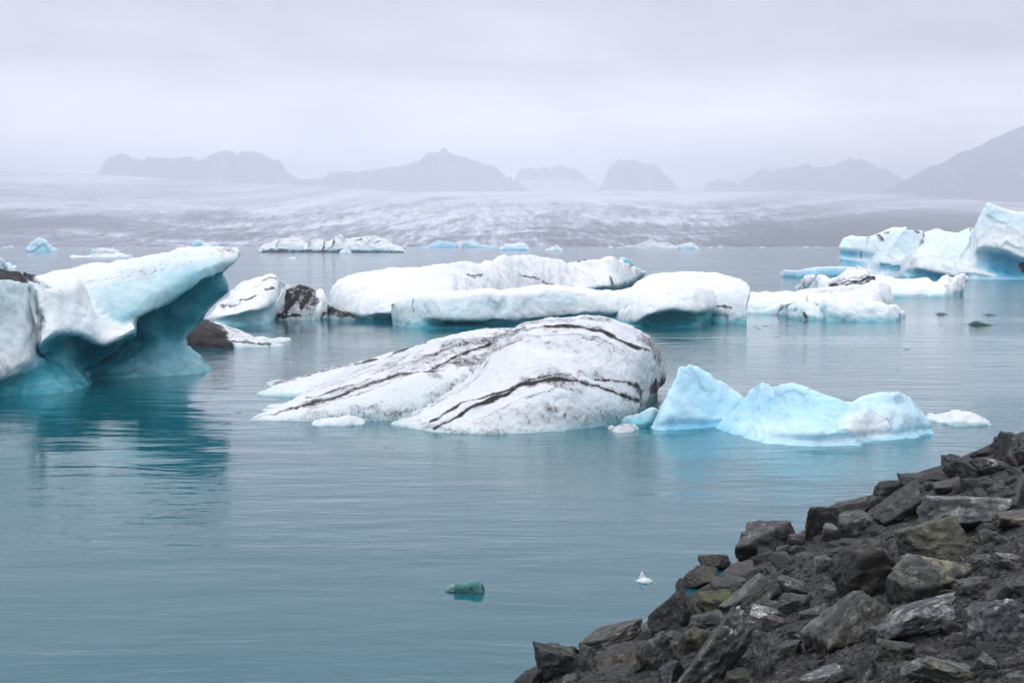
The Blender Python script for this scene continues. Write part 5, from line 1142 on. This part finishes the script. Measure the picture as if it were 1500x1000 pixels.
    for s in (-1, 1):
        w = [(.12, .05, .03, .30), (.10, .35, .16, .24), (.0, .62, .10, .16), (-.12, .85, .02, .03)]
        prev = None
        for x, y, z, c in w:
            cur = [bm.verts.new((x + c / 2, s * y, z)), bm.verts.new((x, s * y, z + .02)), bm.verts.new((x - c / 2, s * y, z)), bm.verts.new((x, s * y, z - .015))]
            if prev:
                for i in range(4): bm.faces.new((prev[i], prev[(i + 1) % 4], cur[(i + 1) % 4], cur[i]))
            else: bm.faces.new(cur)
            prev = cur
        bm.faces.new(prev)
    bmesh.ops.recalc_face_normals(bm, faces=bm.faces)
    me = bpy.data.meshes.new('bird'); bm.to_mesh(me); bm.free(); me.materials.append(simple_material('feathers', (.03, .03, .03), (.05, .05, .05), 9))
    b = bpy.data.objects.new('bird', me); COL.objects.link(b); b.location = at_depth(np.array([621.5]), np.array([238.0]), np.array([420.0]))[0]; b.rotation_euler = (.2, .1, .7); b.scale = (.6, .6, .6)
    tag(b, 'tiny dark bird gliding in front of the hazy pointed peak', 'bird')


HAZE = 2.75e-4


def build_world():
    w = bpy.data.worlds.new('World'); SC.world = w; w.use_nodes = True
    nt = w.node_tree; nt.nodes.clear(); g = N(nt)
    out = g.add('ShaderNodeOutputWorld'); bg = g.add('ShaderNodeBackground')
    sky = g.add('ShaderNodeTexSky', sky_type='NISHITA', sun_disc=False); sky.sun_elevation = math.radians(SUN_EL); sky.sun_rotation = math.radians(SUN_AZ)
    tc = g.add('ShaderNodeTexCoord').outputs['Generated']
    sp = g.add('ShaderNodeSeparateXYZ'); g.link(tc, sp.inputs[0])
    # cloud deck: project the direction on a layer overhead so streaks flatten towards the horizon
    zc = g.math('MAXIMUM', sp.outputs['Z'], 0.0); zz = g.math('ADD', zc, 0.06)
    cx = g.math('DIVIDE', sp.outputs['X'], zz); cy = g.math('DIVIDE', sp.outputs['Y'], zz)
    cv = g.add('ShaderNodeCombineXYZ'); g.link(cx, cv.inputs[0]); g.link(cy, cv.inputs[1])
    n = g.noise(cv.outputs[0], .42, 5, .55, .5); n2 = g.noise(g.map(tc, (3, 3, 9)), 2.2, 4, .55, .4)
    el = g.ramp(zc, [(0.0, (1.45, 1.45, 1.52)), (.05, (2.5, 2.48, 2.5)), (.085, (2.0, 1.99, 2.03)), (.125, (.98, .985, 1.07)), (.168, (.70, .71, .81)), (.25, (.76, .77, .88)), (.40, (1.05, 1.06, 1.16)), (.7, (1.55, 1.56, 1.66))])
    k = g.math('ADD', g.math('MULTIPLY', g.math('SUBTRACT', n, .5), 1.0), g.math('MULTIPLY', g.math('SUBTRACT', n2, .5), .9))
    k = g.math('ADD', k, 1.0)
    cb = g.add('ShaderNodeVectorMath', operation='SCALE'); g.link(el, cb.inputs[0]); g.link(k, cb.inputs['Scale'])
    sb = g.add('ShaderNodeVectorMath', operation='SCALE'); g.link(sky.outputs[0], sb.inputs[0]); sb.inputs['Scale'].default_value = .08
    g.link(g.mix(.94, sb.outputs[0], cb.outputs[0]), bg.inputs['Color']); bg.inputs['Strength'].default_value = SKY
    g.link(bg.outputs[0], out.inputs['Surface'])


SUN_EL, SUN_AZ, SKY = 62, 205, 0.86


def main():
    build_world(); build_far(); build_ice(); build_bank()
    ld = bpy.data.lights.new('sun', 'SUN'); ld.energy = 0.5; ld.angle = math.radians(35); ld.color = (1, .97, .93)
    so = bpy.data.objects.new('sun', ld); COL.objects.link(so)
    el, az = math.radians(SUN_EL), math.radians(SUN_AZ)
    dirv = Vector((math.sin(az) * math.cos(el), math.cos(az) * math.cos(el), math.sin(el)))
    so.rotation_euler = dirv.to_track_quat('Z', 'Y').to_euler(); so.location = (0, -20, 60)
    cd = bpy.data.cameras.new('camera'); cam = bpy.data.objects.new('camera', cd); COL.objects.link(cam)
    cd.lens = 50; cd.sensor_width = 36; cd.sensor_fit = 'HORIZONTAL'; cd.clip_start = .1; cd.clip_end = 60000
    cam.location = (0, 0, H); cam.rotation_euler = (math.pi / 2 - PITCH, 0, 0)
    cd.dof.use_dof = True; cd.dof.focus_distance = 34; cd.dof.aperture_fstop = 10
    SC.camera = cam
    SC.view_settings.view_transform = 'Standard'; SC.view_settings.look = 'None'; SC.view_settings.exposure = .19; SC.view_settings.gamma = 1
    cy = SC.cycles
    cy.max_bounces = 7; cy.diffuse_bounces = 3; cy.glossy_bounces = 3; cy.transmission_bounces = 2; cy.transparent_max_bounces = 8; cy.volume_bounces = 3
    cy.use_denoising = True; cy.caustics_reflective = False; cy.caustics_refractive = False


main()
